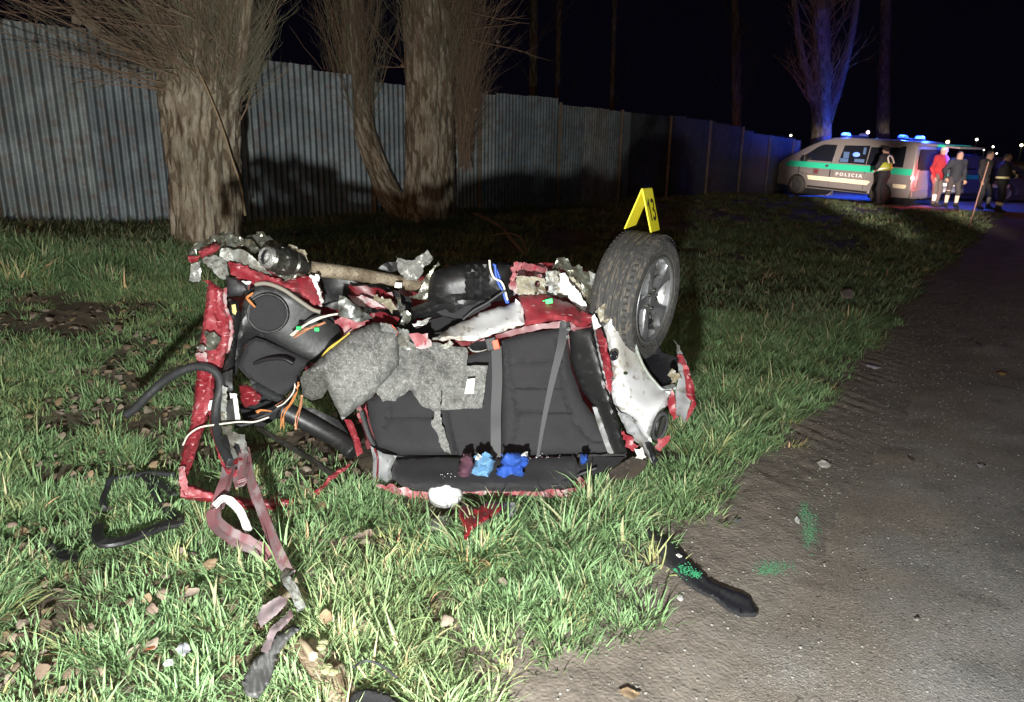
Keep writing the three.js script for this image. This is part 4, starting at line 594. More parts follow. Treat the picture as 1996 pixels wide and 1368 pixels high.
// ---- the wheel
{
  const w = new THREE.Group(); w.name = 'wheel'; wreck.add(w); const c = W(1240, 578, 3.48); w.position.copy(c); w.rotation.order = 'YXZ';
  w.rotation.set(0, R(-33), R(-4)); w.updateMatrix();
  const prof = []; const add = (x, r) => prof.push(new THREE.Vector2(r, x));       // lathe about Y, then turned so the axis is X; x runs outwards
  const tw = .098;
  add(-.08, .205); add(-.098, .225); add(-.105, .26); add(-.098, .29); add(-tw + .014, .303); const gro = [-.055, -.02, .02, .055]; let x = -tw + .02;
  for (const g of gro) { add(g - .007, .309); add(g - .005, .3); add(g + .005, .3); add(g + .007, .309); }
  add(tw - .02, .306); add(tw - .006, .298); add(.108, .275); add(.11, .25); add(.104, .228); add(.098, .222); add(.094, .207); add(.08, .203);
  const ty = new THREE.LatheGeometry(prof, 96); ty.rotateZ(-Math.PI / 2);
  const tyre = mesh('tyre', toCreasedNormals(ty, .5), M.rubber, w);
  const lug = [], bx = new THREE.BoxGeometry(1, 1, 1); for (let k = 0; k < 64; k++) for (const [a, b] of [[-.085, -.063], [.063, .09]]) { const g = bx.clone(); g.scale(b - a, .0045, .011); g.rotateX(.0); g.translate((a + b) / 2, .3085 - (Math.abs(a + b) > .14 ? .0035 : 0), 0); g.rotateX(k / 64 * 6.2832); lug.push(g); }
  mesh('tread_lug', lug, M.rubber, tyre);
  const ring = []; for (const r0 of [.235, .262]) { const g = new THREE.TorusGeometry(r0, .0016, 6, 80); g.rotateY(Math.PI / 2); g.translate(.1095 - (r0 > .25 ? .001 : .002), 0, 0); ring.push(g); } mesh('sidewall_rib', ring, M.rubber, tyre);
  const rim = new THREE.Group(); rim.name = 'rim'; w.add(rim);
  const rp = [[.198, -.09], [.207, -.088], [.205, -.07], [.17, -.04], [.165, .04], [.19, .07], [.196, .088], [.209, .097], [.212, .101], [.206, .103], [.196, .099], [.19, .088]].map(p => new THREE.Vector2(...p));
  const rb = new THREE.LatheGeometry(rp, 72); rb.rotateZ(-Math.PI / 2); mesh('rim_barrel', rb, M.alloy, rim);
  const hubp = [[0, .084], [.026, .084], [.03, .08], [.062, .074], [.066, .06], [.06, .03], [0, .03]].map(p => new THREE.Vector2(...p)); const hb = new THREE.LatheGeometry(hubp, 40); hb.rotateZ(-Math.PI / 2); mesh('rim_hub', toCreasedNormals(hb, .6), M.alloy, rim);
  for (let k = 0; k < 5; k++) {
    const s = new THREE.Shape(); s.moveTo(-.03, .035); s.lineTo(.03, .035); s.quadraticCurveTo(.021, .1, .026, .14); s.quadraticCurveTo(.034, .18, .062, .195); s.quadraticCurveTo(0, .208, -.062, .195); s.quadraticCurveTo(-.034, .18, -.026, .14); s.quadraticCurveTo(-.021, .1, -.03, .035);
    const g = new THREE.ExtrudeGeometry(s, { depth: .016, bevelEnabled: true, bevelSize: .005, bevelThickness: .008, bevelSegments: 3, curveSegments: 10 }); const p = g.attributes.position; for (let i = 0; i < p.count; i++) { const q = Math.hypot(p.getX(i), p.getY(i)); p.setZ(i, p.getZ(i) + .05 + .018 * sstep(.05, .19, q)); } g.computeVertexNormals();
    g.rotateZ(k * 2 * Math.PI / 5 + .35); g.rotateY(Math.PI / 2); mesh('spoke', toCreasedNormals(g, .5), M.alloy, rim);
    const b = new THREE.CylinderGeometry(.008, .009, .014, 6); b.rotateZ(-Math.PI / 2); b.translate(.08, Math.cos(k * 1.2566 + .9) * .046, Math.sin(k * 1.2566 + .9) * .046); mesh('wheel_bolt', b, M.steel, rim);
  }
  const br = new THREE.CylinderGeometry(.125, .125, .05, 32); br.rotateZ(Math.PI / 2); br.translate(0, 0, 0); mesh('brake_drum', br, M.axle, w);
  const ax = new THREE.CylinderGeometry(.035, .045, .2, 14); ax.rotateZ(Math.PI / 2); ax.translate(-.12, -.02, 0); mesh('stub_axle', ax, M.axle, w);
}
// ---- torn sill and floor edge, top left
part('crushed_sill', F6(3.42, [135, 335], [180, 300], [230, 268], [320, 205], [385, 160], [440, 140], [520, 128], [600, 140], [680, 165], [740, 200], [800, 200], [890, 260], [920, 310], [890, 370], [820, 350], [760, 322], [690, 310], [620, 290], [540, 305], [480, 262], [430, 242], [330, 268], [250, 330], [200, 385], [150, 388]), M.metal, { L: 4.5, jag: 2.5, th: .004, crumple: .05, fr: 16 });
part('crushed_sill', F6(3.5, [740, 190], [800, 140], [880, 120], [960, 125], [1010, 150], [1080, 210], [1120, 240], [1160, 250], [1220, 290], [1150, 330], [1000, 290], [900, 300], [800, 230]), M.metal, { L: 4.5, jag: 3.5, th: .004, crumple: .05, fr: 17 });
part('red_fold', F6(3.36, [262, 335], [330, 268], [440, 240], [488, 282], [455, 330], [400, 365], [330, 385], [280, 392]), M.red, { L: 4.5, jag: 1.5, th: .004, crumple: .02, fr: 14, bulge: .02, BR: 10 });
part('red_fold', F6(3.38, [138, 388], [210, 385], [275, 378], [258, 425], [180, 455], [150, 430]), M.red, { L: 4.5, jag: 1.5, th: .004, crumple: .02, fr: 14 });
part('foil_flap', F6(3.36, [175, 468], [275, 432], [285, 640], [268, 662], [162, 642]), M.bright, { L: 4.5, jag: 1.5, th: .003, crumple: .022, fr: 16 });
part('torn_sheet', F6(3.32, [288, 402], [380, 390], [480, 378], [555, 430], [572, 470], [578, 545], [582, 615], [525, 632], [440, 580], [400, 520], [330, 465]), M.prim, { L: 4.5, jag: 2, th: .003, crumple: .03, fr: 15 });
part('torn_sheet', F6(3.34, [495, 300], [620, 305], [740, 315], [810, 360], [890, 420], [960, 500], [1045, 585], [960, 572], [860, 535], [780, 488], [640, 442], [560, 440], [475, 378]), M.prim, { L: 4.5, jag: 1.5, th: .003, crumple: .022, fr: 10 });
part('door_aperture', F6(3.3, [572, 432], [640, 440], [780, 488], [900, 556], [1020, 586], [1180, 640, 3.34], [1300, 600, 3.38], [1440, 592, 3.42], [1500, 655, 3.42], [1580, 830, 3.4], [1562, 905, 3.38], [1500, 898, 3.36], [1300, 765, 3.34], [1180, 695, 3.32], [1000, 650], [880, 680], [740, 635], [600, 560]), M.red, { L: 5, jag: 2, th: .004, crumple: .022, fr: 11, bulge: .012, BR: 8 });
part('torn_sheet', F6(3.36, [1125, 640], [1280, 610], [1290, 680], [1240, 705], [1170, 670]), M.prim, { L: 4.5, jag: 2, th: .003, crumple: .015 });
part('torn_edge', F6(3.38, [1440, 590], [1540, 590], [1545, 640], [1515, 655], [1590, 830], [1562, 925], [1528, 908], [1550, 820], [1488, 655]), M.white, { L: 4, jag: 2.5, th: .004, crumple: .02, fr: 18 });
mesh('door_seal', hose(W3(F6(3.3, [860, 680], [960, 668], [1060, 690], [1180, 745], [1300, 830], [1400, 900], [1480, 950], [1560, 975])), .010, .010, 8, 40), std([.2, .18, .15], { roughness: .6 }), wreck);
part('white_chip', F6(3.28, [720, 640], [830, 650], [800, 680], [740, 665]), M.white, { L: 4, jag: 1.5, th: .003, crumple: .01 });
// ---- wheel bearing carrier and rear axle beam
{
  const a = W3(F6(3.30, [962, 382]))[0], b = W3(F6(3.48, [1410, 500]))[0], d = a.clone().sub(b), L = d.length(); d.normalize();
  const q = new THREE.Quaternion().setFromUnitVectors(V(0, 1, 0), d), place = g => { g.applyQuaternion(q); g.translate(b.x, b.y, b.z); return g; }, pt = l => l.map(p => new THREE.Vector2(p[0], p[1] * L));
  mesh('bearing_carrier', place(toCreasedNormals(new THREE.LatheGeometry(pt([[0, 0], [.03, 0], [.036, .02], [.04, .12], [.047, .14], [.047, .2], [.058, .22], [.062, .3], [.062, .36], [.055, .4], [.064, .43], [.066, .62], [.06, .68], [.056, .86], [.05, .9]]), 48), .4)), M.steel, wreck);
  mesh('bearing_ring', place(toCreasedNormals(new THREE.LatheGeometry(pt([[.030, .8], [.034, 1.0], [.042, 1.01], [.048, .98], [.05, .88]]), 48), .5)), M.bright, wreck);
  mesh('bearing_bore', place(new THREE.LatheGeometry(pt([[.033, .98], [.03, .7], [.012, .68], [0, .68]]), 32)), M.gloss, wreck);
  const bolts = []; for (let k = 0; k < 6; k++) { const g = new THREE.CylinderGeometry(.008, .008, .016, 8); g.translate(Math.cos(k * 1.05 + .3) * .056, L * .66, Math.sin(k * 1.05 + .3) * .056); bolts.push(place(g)); } mesh('carrier_bolt', bolts, M.bright, wreck);
  mesh('rear_axle_beam', hose([b.clone().addScaledVector(d, -.02), W3(F1(3.62, [1000, 310]))[0], W3(F1(3.76, [1200, 345]))[0], W3(F1(3.86, [1400, 385]))[0]], .036, .034, 18, 30), M.axle, wreck);
}
part('carrier_scrap', F6(3.44, [1200, 270], [1290, 280], [1360, 300], [1415, 350], [1420, 440], [1380, 500], [1330, 560], [1290, 540], [1310, 440], [1270, 340]), M.khaki, { L: 4.5, jag: 4, th: .004, crumple: .03, fr: 18 });
part('carrier_scrap', F6(3.36, [1100, 590], [1220, 575], [1340, 560], [1400, 575], [1300, 610], [1180, 625], [1120, 615]), M.metal, { L: 4.5, jag: 2, th: .004, crumple: .02, fr: 16 });
part('heat_shield', F7(3.7, [592, 132], [640, 140], [712, 140], [765, 118], [810, 95], [850, 150], [830, 180], [790, 205], [745, 275], [700, 295], [660, 290], [640, 268], [608, 228]), M.bright, { L: 5, jag: 2.5, th: .003, crumple: .055, fr: 11 });
part('heat_shield', F7(3.62, [880, 168], [890, 195], [850, 220], [825, 270], [822, 340], [800, 430], [745, 422], [680, 412], [690, 402], [738, 392], [768, 320], [772, 290], [830, 225], [860, 200]), M.metal, { L: 4.5, jag: 2, th: .003, crumple: .02, fr: 12 });
part('axle_tag', F7(3.68, [588, 310], [632, 312], [630, 352], [580, 345]), M.paper, { L: 5, th: .002, crumple: .004 });
part('heat_shield', F7(3.8, [450, 215], [520, 185], [590, 180], [600, 230], [540, 250]), M.plas, { L: 6, jag: 2, th: .003, crumple: .03 });
// ---- the red body side, standing on end at the left
part('rear_pillar', F8(3.22, [200, -370, 3.3], [275, -345, 3.29], [365, -290, 3.28], [372, -140, 3.25], [405, -80, 3.23], [418, 20, 3.21], [400, 130, 3.2], [385, 190, 3.19], [350, 300, 3.18], [300, 345, 3.17], [288, 520, 3.1], [248, 640, 3.06], [205, 790, 3.01], [150, 950, 2.97], [100, 1080, 2.95], [92, 1160, 2.95], [45, 1250, 2.93], [35, 1060, 2.94], [62, 900, 2.96], [118, 720, 3.02], [165, 350, 3.16], [165, 200, 3.19], [205, 40, 3.2], [215, -60, 3.22], [235, -200, 3.25], [245, -330, 3.28]), M.red, { L: 5.5, jag: 1.2, th: .05, crumple: .016, fr: 11, bulge: .022, BR: 6, crease: .35, grooves: [F8(0, [300, -330], [300, -150], [340, 0], [330, 150], [250, 300], [215, 500], [170, 760], [100, 1000])], GD: .014, GW: 2.2 });
part('pillar_flange', F8(3.2, [362, -290, 3.28], [385, -300, 3.28], [395, -160, 3.25], [425, -90, 3.23], [438, 20, 3.2], [418, 140, 3.2], [395, 190, 3.19], [372, 190], [398, 120, 3.2], [415, 20, 3.2], [402, -75, 3.23], [368, -135, 3.25]), M.pink, { L: 5, jag: 1.5, th: .006, crumple: .008 });
part('lower_pillar', F8(3.06, [250, 600, 3.1], [275, 590, 3.1], [300, 780, 3.02], [350, 960, 2.97], [385, 1035, 2.96], [470, 1045, 2.95], [475, 1085, 2.94], [430, 1110, 2.94], [375, 1060, 2.95], [330, 960, 2.97], [275, 790, 3.03]), M.red, { L: 5, jag: 1.5, th: .02, crumple: .012, bulge: .012, BR: 6 });
part('roof_rail', F8(2.95, [35, 1180, 2.93], [90, 1142, 2.94], [200, 1182, 2.95], [330, 1215, 2.97], [440, 1240, 2.98], [560, 1258, 3.0], [720, 1262, 3.02], [900, 1252, 3.06], [905, 1330, 3.05], [720, 1345, 3.01], [560, 1340, 2.98], [380, 1302, 2.96], [180, 1278, 2.94], [95, 1270, 2.93], [50, 1255, 2.92]), M.red, { L: 6, jag: 1, th: .05, crumple: .01, bulge: .03, BR: 9 });
part('roof_rail', F8(3.06, [1035, 1215, 3.06], [1070, 1175, 3.08], [1160, 1080, 3.14], [1290, 1000, 3.2], [1310, 1020, 3.2], [1180, 1110, 3.14], [1090, 1200, 3.08], [1055, 1245, 3.05]), M.red, { L: 6, jag: 1.5, th: .03, crumple: .015, bulge: .015, BR: 6 });
part('torn_corner', F8(2.9, [30, 1030], [75, 1020], [100, 1150], [105, 1230], [90, 1262], [50, 1240], [40, 1120]), M.pink, { L: 5, jag: 2, th: .003, crumple: .012 });
part('pillar_bracket', F8(3.14, [215, 25], [280, 25], [345, 60], [345, 100], [300, 150], [230, 165], [240, 90]), M.metal, { L: 4.5, jag: 1.5, th: .01, crumple: .03, fr: 18 });
part('pillar_bracket', F8(3.14, [165, 140], [205, 115], [240, 150], [215, 175], [180, 165]), M.bright, { L: 4.5, jag: 1, th: .02, bulge: .02, BR: 6 });
part('pillar_dent', F8(3.14, [160, 185], [240, 175], [250, 270], [170, 275]), M.pink, { L: 5, jag: 2, th: .003, crumple: .02, fr: 14 });
mesh('pillar_seal', hose(W3(F8(3.1, [-360, 640, 3.12], [-300, 600, 3.12], [-200, 500, 3.12], [-90, 400, 3.13], [40, 320, 3.12], [160, 282, 3.12], [270, 300, 3.11], [330, 360, 3.1], [340, 440, 3.08], [312, 560, 3.05], [305, 680, 3.02], [330, 820, 2.99], [380, 930, 2.96], [420, 995, 2.95])), .019, .02, 10, 90), M.seal, wreck);
part('inner_pillar', F8(3.2, [400, -220, 3.27], [470, -200, 3.28], [495, -80, 3.27], [465, 80, 3.25], [440, 300, 3.2], [430, 480, 3.16], [375, 480, 3.15], [355, 320, 3.16], [400, 180, 3.2], [425, 40, 3.22], [410, -90, 3.24]), M.plas, { L: 6, th: .012, crumple: .008, bulge: .02, BR: 10 });
part('inner_pillar', F6(3.3, [560, 590], [650, 600], [680, 640], [780, 680], [770, 760], [700, 800], [560, 810], [545, 700]), M.seal, { L: 5, jag: 1.5, th: .02, crumple: .015, bulge: .02, BR: 8 });
part('yellow_latch', F6(3.22, [610, 900], [650, 890], [665, 970], [650, 1005], [620, 985]), std([.62, .5, .2], { roughness: .4 }), { L: 4, th: .012, bulge: .01 });
part('pillar_plate', F8(3.06, [358, 425], [390, 440], [385, 620], [395, 730], [370, 735], [335, 690], [345, 560]), M.prim, { L: 4.5, jag: 1.5, th: .005, crumple: .015 });
part('pillar_plate', F8(3.08, [408, 478], [462, 485], [488, 680], [450, 680], [430, 580]), M.wht, { L: 5, jag: .8, th: .005, crumple: .006 });
part('pillar_plate', F8(3.1, [360, 330], [430, 300], [432, 460], [400, 470], [365, 420]), M.plas, { L: 5, th: .01, crumple: .01 });
part('pillar_plate', F8(3.06, [380, 540], [430, 520], [450, 680], [390, 690]), M.plas, { L: 5, th: .01, crumple: .008 });
part('lower_bracket', F8(2.98, [345, 735, 3.02], [400, 725, 3.02], [440, 770], [520, 785], [552, 940, 2.94], [500, 955], [470, 860], [440, 870], [475, 965, 2.94], [425, 968, 2.94], [400, 880], [380, 800]), M.prim, { L: 4.5, jag: 1.2, th: .005, crumple: .014, fr: 12 });
part('lower_bracket', F8(2.97, [440, 850], [475, 860], [500, 930], [515, 950], [480, 955]), M.plas, { L: 4.5, th: .006 });
part('bracket_base', F8(2.96, [340, 780], [390, 800], [440, 990], [400, 1010], [355, 940]), M.plas, { L: 5, th: .02, crumple: .01, bulge: .01 });
part('bracket_base', F8(2.95, [430, 970], [500, 960], [510, 1000], [440, 1005]), M.darkred, { L: 5, th: .006 });
part('white_chip', F8(3.05, [245, 590], [262, 535], [292, 525], [285, 575], [258, 612]), M.wht, { L: 4, th: .004, jag: .6 });
part('white_chip', F8(2.96, [530, 1098], [572, 1093], [572, 1118], [535, 1120]), M.wht, { L: 5, th: .004 });
// ---- black inner trim with the loudspeaker
part('door_trim', F1(3.42, [440, 400, 3.34], [500, 372, 3.36], [600, 390, 3.38], [700, 440, 3.4], [820, 515, 3.44], [930, 590, 3.5], [960, 700, 3.46], [830, 790, 3.42], [700, 760, 3.4], [500, 650, 3.36], [430, 690, 3.32], [380, 860, 3.26], [368, 800, 3.26], [400, 560, 3.3]), M.plas, { L: 8, th: .02, bulge: .012, BR: 14 });
{ const c = W3(F1(3.33, [553, 520]))[0], mk = l => { const g = new THREE.LatheGeometry(l.map(p => new THREE.Vector2(...p)), 48); g.rotateX(Math.PI / 2); g.rotateY(.25); g.rotateX(-.15); g.translate(c.x, c.y, c.z); return g; };
  mesh('loudspeaker', mk([[0, .004], [.05, .012], [.078, .008], [.082, 0], [.084, -.03]]), M.cloth, wreck); mesh('loudspeaker_rim', mk([[.082, .004], [.088, .01], [.094, .004], [.096, -.03]]), M.plas, wreck); }
part('door_pocket', F1(3.28, [432, 700, 3.28], [450, 670, 3.29], [490, 650, 3.3], [540, 665, 3.31], [660, 720, 3.36], [790, 780, 3.4], [730, 830, 3.36], [715, 900, 3.3], [610, 985, 3.25], [520, 930, 3.24], [440, 860, 3.23], [395, 810, 3.24]), M.cloth, { L: 7, th: .03, bulge: .03, BR: 14 });
mesh('pull_handle', hose(W3(F1(3.24, [470, 800], [490, 785], [560, 765], [640, 765], [690, 790])), .011, .009, 8, 30), M.gloss, wreck);
part('pocket_lip', F1(3.2, [455, 870, 3.2], [490, 890, 3.2], [660, 975, 3.24], [640, 1000, 3.22], [560, 985, 3.2], [470, 920, 3.18]), M.seal, { L: 6, th: .02, bulge: .015, BR: 6 });
part('tail_lamp_scrap', F1(3.2, [400, 910], [430, 895], [480, 925], [518, 960], [500, 1005], [440, 1025], [410, 1000]), M.red, { L: 4.5, jag: 1.5, th: .01, crumple: .03, fr: 16, bulge: .02, BR: 7 });
mesh('trim_roll', hose(W3(F1(3.28, [620, 1030, 3.22], [720, 1080, 3.24], [850, 1150, 3.26], [950, 1210, 3.27], [1010, 1265, 3.27])), .044, .04, 20, 30), M.plas, wreck);
part('trim_roll_flange', F1(3.3, [720, 1015], [800, 1030], [930, 1090], [1010, 1200], [1020, 1240], [940, 1180], [840, 1110], [740, 1060]), M.plas, { L: 8, th: .008, bulge: .01 });
mesh('window_guide', sweep(W3(F1(3.1, [505, 1135, 3.14], [600, 1190, 3.12], [700, 1248, 3.1], [800, 1310, 3.08], [890, 1375, 3.06])), () => rectProf(.024, .02, .25), V(0, 0, 1)), M.steel, wreck);
part('red_strut', F1(3.22, [960, 1085], [1000, 1090], [1040, 1190], [1058, 1265], [1030, 1285], [1005, 1190]), M.red, { L: 6, jag: 1, th: .01, crumple: .01, bulge: .012, BR: 6 });
part('red_strut', F1(3.24, [1030, 1060], [1080, 1010], [1090, 1140], [1040, 1100]), M.red, { L: 6, jag: 1.5, th: .006, crumple: .014 });
part('red_strut', F1(3.3, [905, 560], [940, 540], [1000, 535], [1090, 560], [1000, 640], [950, 655], [955, 610]), M.pink, { L: 6, jag: 2.5, th: .004, crumple: .024, fr: 12 });
part('window_shard', F1(3.26, [935, 425], [960, 432], [1010, 470], [1115, 550], [1040, 570], [930, 535], [928, 480]), std([.34, .35, .35], { map: T.prim, roughness: .35, metalness: .3 }), { L: 5.5, jag: 1, th: .006, crumple: .014, fr: 16 });
part('cavity_shade_sheet', F1(3.52, [660, 560], [900, 540], [960, 680], [820, 790], [700, 740]), M.black, { L: 12, th: .01 });  // flat black sheet painted as the shade of the hollow
part('cavity_shade_sheet', F1(3.38, [400, 1010], [520, 930], [640, 1000], [700, 960], [640, 1060], [520, 1130], [430, 1110]), M.black, { L: 10, th: .01 });  // black sheet again standing in for shade, lower down
// ---- wiring
{
  const r = rng(404), bundle = (name, mat, Z, pts, n, rad, spread) => { const g = []; for (let k = 0; k < n; k++) g.push(hose(W3(F1(Z, ...pts.map((p, i) => [p[0] + (r() - .5) * spread * (.4 + i / pts.length), p[1] + (r() - .5) * spread * (.4 + i / pts.length), (p[2] ?? Z) + (r() - .5) * .015]))), rad, rad, 5, 24)); return mesh(name, g, mat, wreck); };
  bundle('wire_bundle', M.wireW, 3.24, [[925, 525], [870, 535], [800, 560], [740, 590], [680, 635]], 7, .0032, 14);
  bundle('wire_bundle', M.wireC, 3.25, [[860, 570], [800, 590], [740, 615], [690, 640]], 6, .002, 22);
  bundle('wire_bundle', M.wireY, 3.2, [[990, 625], [930, 670], [880, 710], [840, 760], [820, 800]], 4, .0034, 10);
  bundle('wire_bundle', M.wireO, 3.16, [[715, 890], [705, 940], [690, 990], [640, 1050], [625, 1130]], 5, .0022, 26);
  bundle('wire_bundle', M.wireC, 3.14, [[735, 960], [725, 1020], [710, 1070], [700, 1135]], 5, .002, 22);
  bundle('wire_bundle', M.wireC, 3.15, [[720, 900], [680, 950], [640, 990], [600, 1010]], 5, .002, 18);
  bundle('wire_bundle', M.seal, 3.13, [[700, 930], [650, 990], [590, 1040], [500, 1085], [440, 1110], [380, 1120]], 5, .008, 12);
  bundle('wire_bundle', M.wireW, 3.11, [[600, 1020], [640, 1000], [690, 940], [700, 900]], 2, .003, 12);
  bundle('wire_bundle', M.wireO, 3.26, [[485, 490], [450, 450], [440, 440], [470, 415]], 3, .0035, 12);
  bundle('wire_bundle', M.wireO, 3.12, [[570, 1045], [520, 1040], [490, 1050]], 5, .0028, 16);
  mesh('loose_wire', hose(W3(F1(3.02, [100, 1225, 2.94], [130, 1170, 2.95], [190, 1130, 2.97], [280, 1115, 3.0], [400, 1100, 3.05], [480, 1100, 3.08], [560, 1075, 3.1])), .0042, .0042, 6, 60), M.wireW, wreck);
  for (const [x, y] of [[718, 600], [815, 607]]) { const p = W3(F1(3.22, [x, y]))[0], g = new RoundedBoxGeometry(.022, .018, .014, 1, .004); g.translate(p.x, p.y, p.z); mesh('green_clip', g, M.green, wreck); }
}
// ---- grey felt: a roll at the left and torn sheets hanging across the seat
{
  const a = W3(F1(3.16, [805, 905]))[0], b = W3(F1(3.3, [1150, 690]))[0];
  part('felt_roll', F1(3.14, [735, 850, 3.15], [800, 790, 3.17], [900, 700, 3.2], [1000, 625, 3.23], [1120, 570, 3.26], [1200, 590, 3.26], [1250, 620, 3.25], [1250, 800, 3.17], [1110, 965, 3.12], [1000, 1050, 3.1], [950, 1090, 3.1], [900, 990, 3.11], [860, 900, 3.12], [845, 830, 3.12]), M.felt, { L: 7, th: .03, bulge: .07, BR: 34, jag: .8, crumple: .005, fr: 5 });
  part('felt_roll_end', F1(3.13, [725, 880], [740, 835], [790, 812], [840, 822], [870, 870], [872, 930], [840, 975], [790, 985], [740, 960]), std([.5, .5, .47], { map: T.felt, roughness: .97, bumpMap: T.weave, bumpScale: .003 }), { L: 6, th: .03, bulge: -.02, BR: 12, jag: 1 });
  part('felt_sheet', F2(3.18, [60, 560, 3.25], [140, 490, 3.28], [240, 520, 3.28], [330, 570, 3.27], [420, 590, 3.26], [548, 610, 3.26], [548, 795, 3.17], [420, 800, 3.13], [425, 900, 3.11], [385, 900, 3.11], [330, 860, 3.12], [275, 800, 3.14], [210, 860, 3.12], [160, 850, 3.12], [120, 800, 3.13], [60, 740, 3.18]), M.felt, { L: 8, th: .008, crumple: .014, fr: 5, jag: 2.5, bulge: .015, BR: 14, grooves: [F2(0, [250, 530], [230, 700], [270, 790]), F2(0, [330, 590], [350, 700], [330, 850]), F2(0, [120, 520], [100, 700], [90, 780])], GD: .02, GW: 7 });
  part('felt_sheet', F2(3.15, [540, 690, 3.2], [640, 688, 3.2], [612, 885, 3.12], [425, 895, 3.1], [430, 790, 3.15], [540, 790, 3.16]), M.felt, { L: 7, th: .008, crumple: .008, jag: .8 });
  part('felt_strip', F2(3.12, [395, 880], [420, 890], [425, 950], [450, 1020], [468, 1095], [430, 1080], [405, 1000], [380, 960]), M.felt, { L: 6, th: .006, crumple: .012, jag: 2.5 });
  part('fur_flap', F7(3.2, [490, 570], [560, 590], [600, 640], [590, 720], [520, 740], [480, 700]), M.felt, { L: 6, th: .008, crumple: .02, jag: 2.5 });
  part('red_edge', F7(3.22, [560, 590], [605, 640], [590, 690], [570, 640]), M.orange, { L: 5, th: .004, crumple: .01 });
  const g = sheet(F2(3.12, [545, 752], [580, 748], [574, 818], [532, 818]), { L: 6, th: .002 }); mesh('white_label', g, M.wht, wreck);
  const lines = []; for (let k = 0; k < 4; k++) { const p = W3(F2(3.118, [566, 760 + k * 13]))[0], q = W3(F2(3.118, [560, 768 + k * 13]))[0]; const b2 = new THREE.BoxGeometry(.009, .0015, .001); b2.translate((p.x + q.x) / 2, p.y, p.z); lines.push(b2); } mesh('label_print', lines, M.grey, wreck);
}
// ---- crushed head-restraint zone along the ground
part('parcel_shelf', F2(3.08, [195, 1180, 3.06], [215, 1120, 3.1], [370, 1110, 3.1], [600, 1112, 3.1], [700, 1115, 3.1], [860, 1112, 3.08], [1040, 1108, 3.06], [1062, 1160, 3.02], [1055, 1210, 3.0], [1020, 1265, 2.98], [850, 1270, 2.98], [600, 1268, 2.98], [370, 1275, 2.98], [250, 1250, 3.0], [205, 1215, 3.03]), M.cloth, { L: 8, th: .08, bulge: .06, BR: 22, crumple: .016, fr: 7 });
part('grey_pillar_trim', F2(3.1, [100, 1060], [160, 1095], [220, 1105], [192, 1170], [205, 1225], [120, 1245], [108, 1240], [112, 1120]), M.grey, { L: 6, th: .008, bulge: .012, BR: 8 });
mesh('trim_edge', hose(W3(F2(3.08, [118, 1070], [132, 1110], [132, 1180], [125, 1240])), .005), M.darkred, wreck);
part('roof_sill', F2(2.99, [125, 1245, 3.0], [220, 1240, 3.0], [300, 1265], [380, 1270], [470, 1262], [560, 1262], [700, 1262], [1010, 1262], [1090, 1215], [1095, 1260], [1000, 1290], [700, 1290], [560, 1280], [440, 1290], [380, 1300], [300, 1300], [200, 1280]), M.pink, { L: 6.5, jag: 2.5, th: .006, crumple: .024, fr: 10 });
part('red_corner', F2(2.99, [1015, 1262], [1060, 1200], [1110, 1225], [1090, 1270]), M.darkred, { L: 6, jag: 1, th: .01, crumple: .01 });
part('opening_shade_sheet', F2(3.06, [1060, 1110, 3.08], [1270, 1110, 3.05], [1230, 1150, 3.02], [1100, 1205, 3.0], [1055, 1190, 3.02]), M.black, { L: 9, th: .02 });  // black sheet whose colour stands for the shade inside the opening
for (const [Z, ...l] of [[2.985, [980, 1225], [1050, 1195], [1140, 1160]], [2.985, [820, 1262], [880, 1250], [960, 1240]]]) mesh('black_cord', hose(W3(F2(Z, ...l)), .006), M.seal, wreck);
